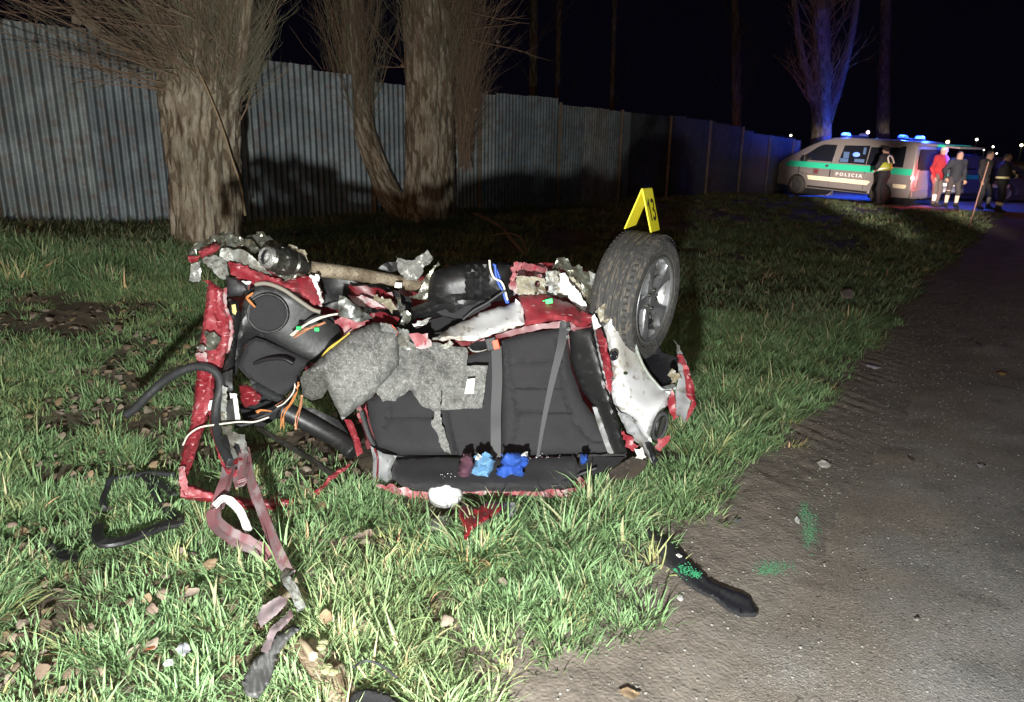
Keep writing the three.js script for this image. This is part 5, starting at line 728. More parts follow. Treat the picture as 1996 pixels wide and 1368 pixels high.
// ---- long torn strip of bodywork trailing across the grass
{
  const G = (x, y, up) => { const p = ground(300 + x / 2.642, 850 + y / 2.642); p.y = hgt(p.x, p.z) + up; return p; };
  const strip = (name, pts, w, th, mat, label) => { const c = curve(pts, 60); return mesh(name, sweep(c, t => { const k = 1 + .25 * n3(t * 9, 3, pts.length); return [[-w / 2 * k, 0], [0, -w * .22], [w / 2 * k, 0], [w / 2 * k, th], [0, th - w * .22], [-w / 2 * k, th]]; }, t => V(.5 * n3(t * 4, 8, 1) - .2, .75, .5)), mat, wreck, label); };
  strip('torn_strip', [W3(F3(2.93, [470, 150]))[0], W3(F3(2.88, [455, 230]))[0], G(490, 340, .24), G(525, 470, .19), G(570, 570, .16), G(620, 680, .13), G(680, 790, .10), G(715, 840, .09)], .038, .005, M.strip, 'long thin bent strip of pinkish bodywork');
  strip('torn_strip', [W3(F3(2.92, [455, 245]))[0], G(430, 330, .2), G(385, 430, .16), G(340, 520, .12)], .06, .005, M.strip);
  strip('torn_strip', [G(325, 530, .13), G(330, 575, .11), G(400, 630, .10), G(490, 670, .09), G(610, 705, .07)], .055, .004, M.strip);
  strip('torn_strip', [G(330, 545, .15), G(380, 530, .17), G(450, 555, .15), G(500, 615, .10)], .03, .004, M.wht);
  strip('torn_strip', [G(715, 830, .1), G(690, 880, .11), G(730, 930, .1), G(770, 990, .07)], .03, .006, M.prim);
  const S = (name, pts, mat, o) => mesh(name, sheet(pts.map(([x, y, Z]) => [300 + x / 2.642, 850 + y / 2.642, Z]), o), mat, wreck);
  const zg = (x, y, up) => { const d = dir(300 + x / 2.642, 850 + y / 2.642), p = ground(300 + x / 2.642, 850 + y / 2.642); return (EYE - hgt(p.x, p.z) - up) / -d.y; };
  const Q = (l, up) => l.map(([x, y]) => [x, y, zg(x, y, up)]);
  S('torn_flap', Q([[530, 930], [555, 880], [650, 820], [690, 835], [680, 870], [620, 930], [550, 985]], .11), M.strip, { L: 5, jag: 1, th: .004, crumple: .008 });
  S('torn_flap', Q([[550, 1110], [600, 990], [660, 930], [710, 890], [720, 930], [680, 975], [630, 1020], [590, 1120]], .10), M.strip, { L: 5, jag: 1.5, th: .004, crumple: .012 });
  S('felt_tail', Q([[455, 1260], [510, 1150], [560, 1110], [640, 1020], [720, 970], [760, 990], [690, 1050], [640, 1120], [600, 1260], [540, 1350], [470, 1330]], .085), std([.8, .8, .84], { map: T.felt, roughness: .95, bumpMap: T.weave, bumpScale: .003 }), { L: 6, jag: 2, th: .02, crumple: .012, bulge: .02, BR: 10 });
}

// ---- broken glass on the crushed shelf
{
  const r = rng(515), g = [], b0 = new THREE.TetrahedronGeometry(1, 0);
  for (let k = 0; k < 150; k++) { const c = k % 3 ? [868, 938, 26, 16] : [930 + 200 * r(), 890, 20, 8], x = c[0] + (r() + r() - 1) * c[2], y = c[1] + (r() + r() - 1) * c[3], p = W(x, y, 2.90 + .03 * r() + (y < 910 ? .16 : 0)), q = b0.clone(), s = .002 + .004 * r() * r(); q.scale(s, s * .6, s); q.rotateX(r() * 6); q.rotateY(r() * 6); q.translate(p.x, p.y, p.z); g.push(q); }
  tag(mesh('glass_fragments', g, std([.66, .67, .68], { roughness: .2 }), wreck), 'small broken glass fragments on the black shelf', null, null, 'stuff');
}

// ================================================================== EVIDENCE MARKER
{
  const t = thing('evidence_marker', 'yellow folded evidence marker with the number 13, standing on the tyre of the wreck', 'marker');
  const yel = std([.80, .70, .03], { roughness: .5 }), Zf = 3.38, Zb = 3.52;
  const q = (x, y, Z) => { const p = FA(Z, [x, y])[0]; return W(...p); };
  const plate = (a, b, c, d, name) => {                                               // a,b top edge front/back; d,c bottom edge front/back
    const n = b.clone().sub(a).cross(d.clone().sub(a)).normalize().multiplyScalar(.0028), P = [a, b, c, d], pos = [], g = new THREE.BufferGeometry();
    const F = P.map(p => p.clone().add(n)), K = P.map(p => p.clone().sub(n)), quad = (w, x, y, z) => { for (const p of [w, x, y, w, y, z]) pos.push(p.x, p.y, p.z); };
    quad(F[0], F[3], F[2], F[1]); quad(K[0], K[1], K[2], K[3]); for (let i = 0; i < 4; i++) { const j = (i + 1) % 4; quad(F[i], F[j], K[j], K[i]); }
    g.setAttribute('position', new THREE.Float32BufferAttribute(pos, 3)); g.setAttribute('uv', new THREE.Float32BufferAttribute(new Float32Array(pos.length / 3 * 2), 2)); g.computeVertexNormals(); mesh(name, g, yel, t); return [P, n];
  };
  const a = q(575, 106, Zf), b = q(645, 99, Zb), c = q(701, 412, Zb), d = q(640, 429, Zf), l0 = q(446, 402, Zf), l1 = q(528, 372, Zb);
  const [P, n] = plate(a, b, c, d, 'right_plate'); plate(b, a, l0, l1, 'left_plate');
  const cv = document.createElement('canvas'); cv.width = 256; cv.height = 512; const x = cv.getContext('2d'); x.fillStyle = '#e6db24'; x.fillRect(0, 0, 256, 512); x.fillStyle = '#0a0a0a'; x.save(); x.translate(128, 390); x.scale(.86, 1.62); x.font = 'bold 232px sans-serif'; x.textAlign = 'center'; x.fillText('13', 0, 0); x.restore();
  const tx = new THREE.CanvasTexture(cv); tx.colorSpace = THREE.SRGBColorSpace;
  const s = n.clone().normalize(); const toCam = V(0, EYE, 0).sub(a); const out = s.dot(toCam) > 0 ? s : s.clone().negate();
  const f = [a, b, c, d].map(p => p.clone().addScaledVector(out, .0045)), ctr = f[0].clone().add(f[2]).multiplyScalar(.5); f.forEach(p => p.lerp(ctr, .04));
  const g = new THREE.BufferGeometry(), pos = [], uv = []; for (const [i, u, v] of [[0, 0, 1], [3, 0, 0], [2, 1, 0], [0, 0, 1], [2, 1, 0], [1, 1, 1]]) { pos.push(f[i].x, f[i].y, f[i].z); uv.push(u, v); }
  g.setAttribute('position', new THREE.Float32BufferAttribute(pos, 3)); g.setAttribute('uv', new THREE.Float32BufferAttribute(uv, 2)); g.computeVertexNormals();
  mesh('number_print', g, std([1, 1, 1], { map: tx, roughness: .5 }), t);
}
// ================================================================== DEBRIS ON THE GROUND
const gp = (x, y, up = .02) => { const p = ground(x, y); p.y = surfY(p.x, p.z) + up; return p; };
const zOn = (x, y, up) => { const p = ground(x, y); return (EYE - surfY(p.x, p.z) - up) / -dir(x, y).y; };
const lay = (l, up) => l.map(([x, y, u]) => [x, y, zOn(x, y, u ?? up)]);
{ // blue cloth bundle inside the wreck
  const t = thing('cloth_bundle', 'crumpled blue and white cloth stuffed under the seat back of the wreck', 'cloth');
  const s = (name, Z, pts, mat) => mesh(name, sheet(FC(Z - .09, ...pts), { L: 4.5, jag: 2.2, th: .03, crumple: .05, fr: 13, bulge: .025, BR: 8 }), mat, t);
  s('blue_fold', 3.02, [[930, 110], [1075, 100], [1110, 190], [1075, 260], [1090, 330], [1040, 400], [990, 415], [960, 340], [900, 300], [925, 190]], M.lblue);
  s('blue_fold', 3.01, [[1170, 115], [1300, 100], [1400, 125], [1420, 190], [1350, 230], [1370, 300], [1310, 350], [1220, 320], [1140, 340], [1120, 260], [1165, 200]], M.blue);
  s('white_fold', 3.0, [[1260, 165], [1330, 130], [1400, 110], [1395, 170], [1330, 190]], M.wht);
  s('white_fold', 3.0, [[945, 115], [985, 108], [975, 170], [945, 165]], M.wht);
  s('plum_fold', 3.02, [[830, 105], [905, 105], [920, 220], [900, 330], [830, 380], [770, 320], [800, 200]], M.plum);
  s('blue_fold', 3.0, [[1860, 120], [1920, 118], [1940, 160], [1910, 210], [1865, 190]], M.blue);
}
{
  const p = gp(868, 990, .065), t = thing('plastic_dome', 'round white plastic dome lying in the grass under the sill of the wreck', 'cap', null, p), g = new THREE.SphereGeometry(.072, 32, 18, 0, 6.2832, 0, 1.9); g.scale(1, .62, .8); g.rotateX(.5); g.rotateZ(-.12); mesh('dome', g, M.wht, t);
  const r = new THREE.TorusGeometry(.068, .006, 8, 40); r.rotateX(Math.PI / 2 + .5); r.scale(1, 1, .82); r.translate(0, -.004, 0); mesh('rim', r, M.grey, t);
}
{
  const t = thing('painted_scrap', 'dark red torn piece of painted bodywork in the grass beside the white dome', 'debris');
  mesh('panel', sheet(lay(FC(0, [790, 640], [800, 580], [850, 558], [900, 590], [960, 610], [1010, 550], [1060, 530], [1205, 540], [1150, 620], [1040, 690], [930, 760], [890, 800], [860, 880], [830, 860], [840, 760], [800, 700]).map(([x, y]) => [x, y]), .10), { L: 5, jag: 1.5, th: .004, crumple: .014, fr: 12, bulge: .015, BR: 8 }), std([.36, .022, .03], { roughness: .5, map: T.white }), t);
  mesh('torn_rim', hose(W3(lay(FC(0, [1210, 545], [1160, 625], [1040, 700], [930, 765]).map(([x, y]) => [x, y]), .095)), .006), M.metal, t);
}
{ const t = thing('white_scrap', 'twisted white plastic scrap hanging at the middle of the sill', 'debris'); mesh('strip', sheet(FC(2.96, [1300, 455], [1350, 440], [1430, 445], [1440, 462], [1380, 480], [1395, 505], [1350, 500], [1360, 545], [1320, 520], [1285, 500], [1320, 480]), { L: 4, jag: 1, th: .006, crumple: .02, fr: 20 }), M.wht, t); mesh('bracket', sheet(lay(FC(0, [1215, 545], [1280, 540], [1310, 600], [1270, 660], [1225, 680], [1250, 610]).map(([x, y]) => [x, y]), .09), { L: 4.5, jag: 1.5, th: .004, crumple: .02, fr: 18 }), M.prim, t); }
{ const t = thing('clear_scrap', 'small frosted plastic scrap in the grass below the white dome', 'debris'); mesh('shard', sheet(lay([[838, 1020], [850, 1008], [875, 1003], [880, 1015], [865, 1028], [842, 1034]], .05), { L: 4, jag: 1, th: .004, crumple: .008 }), M.prim, t); }
{ // long black plastic trim strip at the road edge
  const t = thing('plastic_trim', 'long black plastic trim strip lying on the dirt at the road edge, sprayed green', 'trim');
  const o = FD(0, [285, 560], [320, 552], [400, 600], [490, 645], [545, 715], [600, 790], [700, 880], [760, 950], [860, 1000], [1000, 1050], [1075, 1085], [1090, 1130], [1135, 1195], [1110, 1225], [1000, 1225], [900, 1180], [800, 1095], [700, 1050], [600, 985], [520, 905], [430, 830], [390, 710], [320, 630]).map(([x, y]) => [x, y]);
  mesh('strip', sheet(lay(o, .02), { L: 6, jag: .6, th: .012, crumple: .004, bulge: .03, BR: 9, crease: 1.3, grooves: [FD(0, [430, 765], [520, 730]), FD(0, [710, 1040], [760, 950]), FD(0, [800, 1090], [860, 1010]), FD(0, [560, 830], [760, 1000], [1000, 1140])], GD: .012, GW: 1.8 }), M.plasL, t);
  const r = rng(61), c = FD(0, [535, 868], [672, 905], [600, 880]), specks = []; for (let k = 0; k < 330; k++) { const b = c[k % 3], s = k % 3 === 2 ? 13 : 9, x = b[0] + (r() + r() + r() + r() - 2) * s * 1.4, y = b[1] + (r() + r() + r() + r() - 2) * s * .8; if (!inside(x, y, o)) continue; const d = polyd(x, y, o), Z = zOn(x, y, .02) - .03 * Math.sqrt(Math.max(0, 1 - (1 - clamp(d / 9)) ** 2)) - .004, p = W(x, y, Z), g = new THREE.CylinderGeometry(1, 1, .0006, 6); const q = .0012 + .0032 * r() * r(); g.scale(q * .8, 1, q * .8); g.rotateX(.25); g.translate(p.x, p.y, p.z); specks.push(g); }
  tag(mesh('green_paint', specks, std([.05, .36, .16], { roughness: .7 }), t), 'bright green spray paint across the strip', null, null, 'stuff');
  const hp = W3(FD(2.4, [545, 770]).map(([x, y]) => [x, y, zOn(x, y, .075)]))[0], hg = new RoundedBoxGeometry(.014, .006, .02, 1, .002); hg.rotateY(.5); hg.translate(hp.x, hp.y, hp.z); mesh('clip', hg, M.paper, t);
}
{ // black rubber seal loop in the grass at the left
  const q = (x, y, u = .05) => { const p = gp(880 * 0 + x, y, u); return p; }, X = (x, y, u) => gp(x / 2.802, 880 + y / 2.802, u ?? .055);
  const t = thing('rubber_seal', 'black rubber door seal lying in a loop in the grass left of the wreck', 'seal');
  mesh('loop', hose([X(580, 380), X(570, 330), X(595, 270), X(615, 232, .07), X(650, 212), X(720, 200), X(790, 185), X(850, 182), X(960, 192)], .013, .013, 8, 60), M.seal, t);
  mesh('strap', sweep(curve([X(800, 195, .06), X(840, 260, .06), X(880, 330, .05), X(940, 400, .05), X(985, 450, .06), X(985, 475, .06)], 40), () => rectProf(.036, .008), V(0, 1, 0)), M.seal, t);
  mesh('strap', sweep(curve([X(830, 215, .06), X(900, 255, .06), X(960, 310, .06)], 20), () => rectProf(.03, .008), V(0, 1, 0)), M.seal, t);
  mesh('bar', sweep(curve([X(548, 500, .07), X(550, 560, .07), X(590, 595, .07), X(680, 585, .07), X(800, 540, .07), X(900, 500, .07), X(980, 470, .06)], 50), () => rectProf(.045, .02, .35), V(0, 1, .3)), M.plas, t);
}
{ const t = thing('rubber_boot', 'black moulded rubber lump in the grass at the far left', 'debris'); mesh('lump', sheet(lay([[100, 1083], [110, 1072], [120, 1070], [132, 1066], [150, 1072], [158, 1085], [152, 1096], [135, 1092], [118, 1096]], .07), { L: 3.5, jag: .6, th: .04, crumple: .02, fr: 18, bulge: .03, BR: 6 }), M.gloss, t); mesh('lip', hose([gp(103, 1092, .06), gp(115, 1099, .05), gp(128, 1100, .05)], .012), M.seal, t); }
{ // lichen-covered stick
  const X = (x, y, u) => gp(300 + x / 2.642, 850 + y / 2.642, u), t = thing('rotten_stick', 'short thick rotten stick with yellow lichen in the grass at the bottom edge', 'stick');
  const g = trunkGeo([X(790, 1150, .05), X(850, 1220, .05), X(910, 1300, .05), X(970, 1390, .04)], [.03, .045, .047, .042], { U: 36, Vn: 60, ridge: .004, seed: 9 }); const st0 = mesh('stick', g, std([1.15, 1.1, 1.05], { map: T.bark, roughness: .95, bumpMap: T.bump, bumpScale: .006 }), t);
  mesh('broken_end', hose([X(765, 1140, .06), X(790, 1200, .08), X(830, 1270, .085)], .007, .014, 6), std([.42, .33, .22], { roughness: .9 }), t);
  const r = rng(71), lich = []; for (const [x, y] of [[880, 1190], [900, 1320], [890, 1340], [930, 1350], [870, 1215]]) { const p = X(x, y, .085), s = new THREE.IcosahedronGeometry(.013, 2), a = s.attributes.position; for (let i = 0; i < a.count; i++) { const k = 1 + .5 * n3(a.getX(i) * 120, a.getY(i) * 120, a.getZ(i) * 120 + x); a.setXYZ(i, a.getX(i) * k, a.getY(i) * k * .5, a.getZ(i) * k); } s.computeVertexNormals(); s.translate(p.x, p.y, p.z); lich.push(s); } mesh('lichen', lich, std([.27, .275, .14], { roughness: .95 }), st0);
}
{ const t = thing('dark_cloth', 'dark blue grey cloth bundle at the bottom edge of the picture', 'cloth'); mesh('fold', sheet(lay([[672, 1375], [690, 1350], [715, 1338], [745, 1345], [775, 1362], [800, 1385], [790, 1420], [680, 1420]], .06), { L: 6, th: .03, crumple: .02, fr: 9, bulge: .03, BR: 10 }), M.cloth, t); mesh('hem', hose([gp(690, 1352, .085), gp(716, 1340, .09), gp(746, 1348, .085), gp(775, 1364, .07)], .004), M.seal, t); }
// paper, plastic chips and scraps
function scrap(label, name, pts, up, mat, o = {}) { const t = thing(name, label, 'debris'); mesh('piece', sheet(lay(pts, up), { L: 4, jag: .8, th: .004, crumple: .006, fr: 25, ...o }), mat, t); return t; }
scrap('white crumpled paper on the dirt, lower left of the black trim strip', 'paper_scrap', [[1318, 1165], [1322, 1158], [1330, 1160], [1333, 1168], [1327, 1172]], .012, M.wht);
scrap('white chip on the dirt beside the upright green paint mark', 'plastic_chip', [[1548, 1012], [1553, 1006], [1559, 1012], [1558, 1021], [1551, 1018]], .012, M.wht);
scrap('oval pale stone-like chip on the tyre tracks above the black strip', 'plastic_chip', [[1430, 1012], [1436, 1009], [1443, 1012], [1444, 1018], [1436, 1020]], .012, M.grey);
scrap('torn white paper on the dirt edge above the green marks', 'paper_scrap', [[1590, 900], [1602, 896], [1622, 904], [1615, 912], [1600, 910]], .012, M.paper);
scrap('folded white paper far up the dirt edge by the grass', 'paper_scrap', [[1688, 708], [1700, 712], [1719, 716], [1706, 719], [1690, 715]], .014, M.wht);
scrap('small white paper alone on the middle of the road', 'paper_scrap', [[1904, 906], [1914, 902], [1922, 908], [1912, 912]], .012, M.wht);
scrap('curled dry leaf standing on the road beyond the white paper', 'dry_leaf', [[1887, 668], [1896, 660], [1904, 670], [1918, 674], [1900, 675]], .02, leafMats[1]);
scrap('yellow leaf or strip lying on the road at the right', 'dry_leaf', [[1938, 726], [1955, 724], [1968, 729], [1955, 732]], .014, std([.6, .42, .12], { roughness: .8 }));
scrap('small brown scrap on the road left of the white paper', 'dry_leaf', [[1768, 888], [1776, 892], [1784, 899], [1774, 897]], .012, leafMats[2]);
scrap('brown leaf at the lower edge of the road', 'dry_leaf', [[1204, 1345], [1222, 1338], [1250, 1352], [1236, 1362], [1215, 1356]], .016, leafMats[3]);
scrap('pale stone on the road above the lower right edge', 'plastic_chip', [[1780, 1206], [1788, 1202], [1796, 1208], [1786, 1211]], .014, M.paper);
scrap('white crumpled tissue in the grass at the lower left', 'paper_scrap', [[317, 1296], [324, 1286], [336, 1284], [340, 1292], [328, 1300]], .06, M.wht, { crumple: .014 });
scrap('bluish clear plastic crumple above the white tissue', 'plastic_scrap', [[342, 1268], [350, 1254], [366, 1254], [372, 1266], [358, 1280]], .07, std([.5, .52, .58], { roughness: .3 }), { crumple: .016 });
scrap('small orange brown plastic shard near the bluish plastic', 'plastic_scrap', [[282, 1268], [296, 1256], [308, 1254], [300, 1264]], .06, std([.4, .13, .06], { roughness: .5 }));
scrap('pale grey lump in the dark grass at the right of the verge', 'debris_lump', [[1638, 574], [1644, 565], [1656, 562], [1664, 570], [1660, 582], [1644, 582]], .10, std([.42, .4, .38], { roughness: .9 }), { crumple: .02, bulge: .04, th: .05, fr: 9 });
// ---- green spray marks on the road edge
function sprayMark(label, spots, n, seed) {
  const r = rng(seed), g = []; for (let k = 0; k < n; k++) { const b = spots[k % spots.length], x = b[0] + (r() + r() + r() - 1.5) * b[2], y = b[1] + (r() + r() + r() - 1.5) * b[3], p = gp(x, y, .0012), q = new THREE.CylinderGeometry(1, 1, .0015, 5), s = .0012 + .0042 * r() * r() * r(); q.scale(s, 1, s * (.6 + .6 * r())); q.rotateY(r() * 6); q.rotateX((r() - .5) * .6); q.translate(p.x, p.y + .0012 * r(), p.z); g.push(q); }
  const m = mesh('spray_mark', g, std([.085, .23, .12], { roughness: .8 })); tag(m, label, 'road marking');
}
sprayMark('upright smear of green spray paint on the road edge', [[1568, 1000, 12, 22], [1577, 1040, 14, 26], [1580, 1028, 18, 42]], 760, 11);
sprayMark('flat smear of green spray paint on the dirt near the black strip', [[1495, 1114, 26, 9], [1510, 1106, 34, 12]], 460, 12);
// ---- thin stake in the verge
{ const t = thing('wooden_stake', 'thin leaning wooden stake in the verge in front of the standing people', 'stake'), b = ground(1886, 449), a = W(1926, 318, -b.z); mesh('rod', hose([b.clone().add(V(0, -.1, 0)), b.clone().lerp(a, .5), a], .016, .012, 7, 12), std([.16, .085, .06], { roughness: .85 }), t); const g = new THREE.ConeGeometry(.013, .05, 7); g.translate(a.x, a.y + .02, a.z); mesh('tip', g, M.twig, t); }

// ================================================================== POLICE VAN
const em = (c, k) => { const m = new THREE.MeshStandardMaterial({ color: new THREE.Color().setRGB(.2, .2, .2), emissive: new THREE.Color().setRGB(...c), emissiveIntensity: k, roughness: .4 }); return m; };
function canvasTex(w, h, draw) { const c = document.createElement('canvas'); c.width = w; c.height = h; draw(c.getContext('2d')); const t = new THREE.CanvasTexture(c); t.colorSpace = THREE.SRGBColorSpace; return t; }
const blueC = new THREE.Color(.03, .1, 1);
{
  const van = thing('police_van', 'silver police van with green band, lettering and lit blue beacons, tailgate raised', 'van');
  van.rotation.order = 'YXZ';
  const YAW = -55.5;
  // local frame: +x towards the rear, y up, +z the side that faces the camera; origin under the rear wheel on that side
  const WB = 3.1, W0 = 1.9, prof = [[-3.98, .34], [-4.01, .62], [-3.97, .95], [-3.8, 1.14], [-2.85, 1.62], [-2.35, 1.84], [-1.95, 1.93], [-1.4, 1.96], [.3, 1.96], [.75, 1.93], [.85, 1.82], [.93, 1.2], [.96, .72], [.95, .32]];
  const s = new THREE.Shape(); s.moveTo(...prof[0]); for (const p of prof.slice(1)) s.lineTo(...p);
  s.lineTo(.40, .30); s.absarc(0, .34, .40, -.05, Math.PI + .05, false); s.lineTo(-WB + .40, .30); s.absarc(-WB, .34, .40, -.05, Math.PI + .05, false); s.lineTo(-3.98, .34);
  const tumble = (g) => { const p = g.attributes.position; for (let i = 0; i < p.count; i++) { const y = p.getY(i), x = p.getX(i), k = 1 - .13 * sstep(1.05, 1.95, y) - .05 * sstep(.7, .3, y), nose = 1 - .13 * sstep(-3.2, -4.0, x); p.setZ(i, (p.getZ(i) + W0 / 2) * k * nose - W0 / 2); } g.computeVertexNormals(); return g; };
  let bg = new THREE.ExtrudeGeometry(s, { depth: W0 - .12, bevelEnabled: true, bevelSize: .045, bevelThickness: .06, bevelSegments: 4, curveSegments: 18 }); bg.translate(0, 0, -W0 + .06);
  const silver = phys([.27, .25, .24], { roughness: .4, metalness: .25, clearcoat: .4 });
  mesh('body', toCreasedNormals(tumble(bg), .55), silver, van);
  // height-following surface for things applied to the side
  const side = (x, y, off = .004) => { const k = 1 - .13 * sstep(1.05, 1.95, y) - .05 * sstep(.7, .3, y), nose = 1 - .13 * sstep(-3.2, -4.0, x); return V(x, y, W0 / 2 * k * nose - W0 / 2 + off); };
  const patch = (name, pts, mat, off = .006, uvRect) => {
    const c2 = pts.map(p => new THREE.Vector2(...p)), g = new THREE.ShapeGeometry(new THREE.Shape(c2), 1), pos = [], uv = [], src = g.toNonIndexed().attributes.position, x0 = Math.min(...pts.map(p => p[0])), x1 = Math.max(...pts.map(p => p[0])), y0 = Math.min(...pts.map(p => p[1])), y1 = Math.max(...pts.map(p => p[1]));
    const put = (x, y, o) => { const q = side(x, y, o); pos.push(q.x, q.y, q.z); uv.push((x - x0) / (x1 - x0), (y - y0) / (y1 - y0)); };
    const rec = (a, b, c, d) => { const L = Math.max(Math.hypot(a[0] - b[0], a[1] - b[1]), Math.hypot(c[0] - b[0], c[1] - b[1]), Math.hypot(a[0] - c[0], a[1] - c[1])); if (d && L > .3) { const m = (p, q) => [(p[0] + q[0]) / 2, (p[1] + q[1]) / 2], ab = m(a, b), bc = m(b, c), ca = m(c, a); rec(a, ab, ca, d - 1); rec(ab, b, bc, d - 1); rec(ca, bc, c, d - 1); rec(ab, bc, ca, d - 1); } else { put(...a, off); put(...b, off); put(...c, off); } };
    for (let i = 0; i < src.count; i += 3) rec([src.getX(i), src.getY(i)], [src.getX(i + 1), src.getY(i + 1)], [src.getX(i + 2), src.getY(i + 2)], 5);
    for (let i = 0; i < pts.length; i++) { const a = pts[i], b = pts[(i + 1) % pts.length]; put(...a, off); put(...a, off - .012); put(...b, off); put(...b, off); put(...a, off - .012); put(...b, off - .012); }
    const o = new THREE.BufferGeometry(); o.setAttribute('position', new THREE.Float32BufferAttribute(pos, 3)); o.setAttribute('uv', new THREE.Float32BufferAttribute(uv, 2)); o.computeVertexNormals(); return mesh(name, o, mat, van);
  };
  const glass = phys([.012, .014, .02], { roughness: .08, metalness: 0, clearcoat: 1 });
  patch('cab_window', [[-3.1, 1.2], [-2.5, 1.64], [-2.25, 1.77], [-1.78, 1.82], [-1.82, 1.2]], glass);
  const w1 = patch('side_window', [[-1.58, 1.2], [-1.5, 1.82], [-.62, 1.84], [-.62, 1.19]], glass), w2 = patch('side_window', [[-.58, 1.19], [-.58, 1.84], [.56, 1.82], [.62, 1.19]], glass);
  const glow = em([.05, .22, 1], 1.6); { const b = new THREE.SphereGeometry(.1, 12, 8); b.scale(1.3, .8, .15); const q = side(-1.02, 1.48, .012); b.translate(q.x, q.y, q.z); mesh('lit_window_lamp', b, glow, w1, 'blue lamp glowing in the window'); }
  for (const [x, y, a, b] of [[-1.36, 1.4, .2, .3], [-1.4, 1.28, .3, .12], [-.86, 1.3, .34, .1], [-.76, 1.55, .09, .34]]) { const g = new RoundedBoxGeometry(a, b, .006, 1, .002), q = side(x, y, .012); g.translate(q.x, q.y, q.z); mesh('painted_reflection', g, std([.09, .16, .3], { roughness: .35 }), w1); }  // blue slabs whose colour imitates reflections in the glass
  const green = std([.03, .52, .30], { roughness: .4 });
  patch('green_band', [[-3.7, 1.0], [-3.4, 1.14], [.93, 1.16], [.93, .97], [-3.6, .95]], green, .009);
  patch('reflective_stripe', [[-2.62, .56], [-2.68, .7], [-.42, .7], [-.36, .66], [-.46, .56]], std([.86, .8, .55], { roughness: .45 }), .009);
  patch('reflective_stripe', [[.42, .56], [.40, .68], [.82, .68], [.84, .62], [.80, .56]], std([.86, .8, .55], { roughness: .45 }), .009);
  const lt = canvasTex(512, 128, x => { x.fillStyle = '#8d8784'; x.fillRect(0, 0, 512, 128); x.fillStyle = '#f4f2ec'; x.font = 'bold 92px sans-serif'; x.textAlign = 'center'; x.textBaseline = 'middle'; x.letterSpacing = '10px'; x.fillText('POLICIA', 260, 68); });
  patch('lettering', [[-1.72, .73], [-1.72, .93], [-.55, .93], [-.55, .73]], std([.85, .85, .85], { map: lt, roughness: .5 }), .007);
  const dt = canvasTex(128, 128, x => { x.fillStyle = '#8a817e'; x.fillRect(0, 0, 128, 128); x.strokeStyle = '#7a1c24'; x.lineWidth = 12; x.beginPath(); x.arc(64, 64, 48, 0, 7); x.stroke(); x.fillStyle = '#8a2a30'; x.beginPath(); x.arc(64, 64, 30, 0, 7); x.fill(); });
  patch('round_emblem', [[-2.46, .75], [-2.46, .96], [-2.26, .96], [-2.26, .75]], std([.6, .6, .6], { map: dt, roughness: .5 }), .007);
  patch('small_badge', [[-2.06, 1.06], [-1.98, 1.12], [-1.9, 1.06], [-1.98, 1.0]], std([.06, .06, .07]), .012);
  for (const x of [-3.05, -1.84, -.6]) patch('door_seam', [[x, .4], [x + .008, .4], [x + .008, 1.18], [x, 1.18]], M.black, .0075);
  patch('sill_trim', [[-2.66, .30], [-2.66, .36], [-.44, .36], [-.44, .30]], M.plas, .012);
  // wheels
  const wheel = (x, z) => { const g = new THREE.Group(); g.name = 'wheel'; g.position.set(x, .33, z); van.add(g); const p = [[.2, -.1], [.3, -.1], [.325, -.075], [.33, 0], [.325, .075], [.3, .1], [.2, .1]].map(q => new THREE.Vector2(...q)), ty = new THREE.LatheGeometry(p, 40); ty.rotateX(Math.PI / 2); mesh('tyre', ty, M.rubber, g); const h = new THREE.LatheGeometry([[0, .06], [.05, .07], [.17, .05], [.2, .085], [.205, .09]].map(q => new THREE.Vector2(...q)), 30); h.rotateX(Math.PI / 2); mesh('rim', h, std([.12, .12, .125], { roughness: .5, metalness: .5 }), g); };
  for (const x of [0, -WB]) { wheel(x, -.1); wheel(x, -W0 + .1); }
  for (const x of [0, -WB]) { const c = new THREE.CylinderGeometry(.41, .41, W0 - .3, 24, 1); c.rotateX(Math.PI / 2); c.translate(x, .36, -W0 / 2); mesh('wheel_arch', c, M.black, van); }
  // rear: black slab imitating the shaded luggage space, lamps, raised tailgate with the green band
  { const g = new RoundedBoxGeometry(.03, 1.25, 1.5, 2, .01); g.translate(.965, 1.13, -W0 / 2); mesh('load_shade_slab', g, M.black, van); }
  { const g = new RoundedBoxGeometry(.1, .26, .16, 2, .02); g.translate(.93, .92, -.1); const l = mesh('tail_lamp', g, em([1, .02, .03], .55), van); const b = new THREE.SphereGeometry(.055, 12, 8); b.translate(.96, .9, -.04); mesh('tail_bulb', b, em([1, .62, .6], 3.4), l); const g2 = g.clone(); g2.translate(0, 0, -W0 + .2); mesh('tail_lamp', g2, em([1, .02, .03], .55), van); }
  { const g = new RoundedBoxGeometry(.14, .22, W0 - .1, 2, .03); g.translate(.96, .42, -W0 / 2); mesh('rear_bumper', g, silver, van); const p = new RoundedBoxGeometry(.02, .5, .06, 1, .006); p.translate(1.0, .9, -.26); mesh('opening_edge', p, M.alloy, van); }
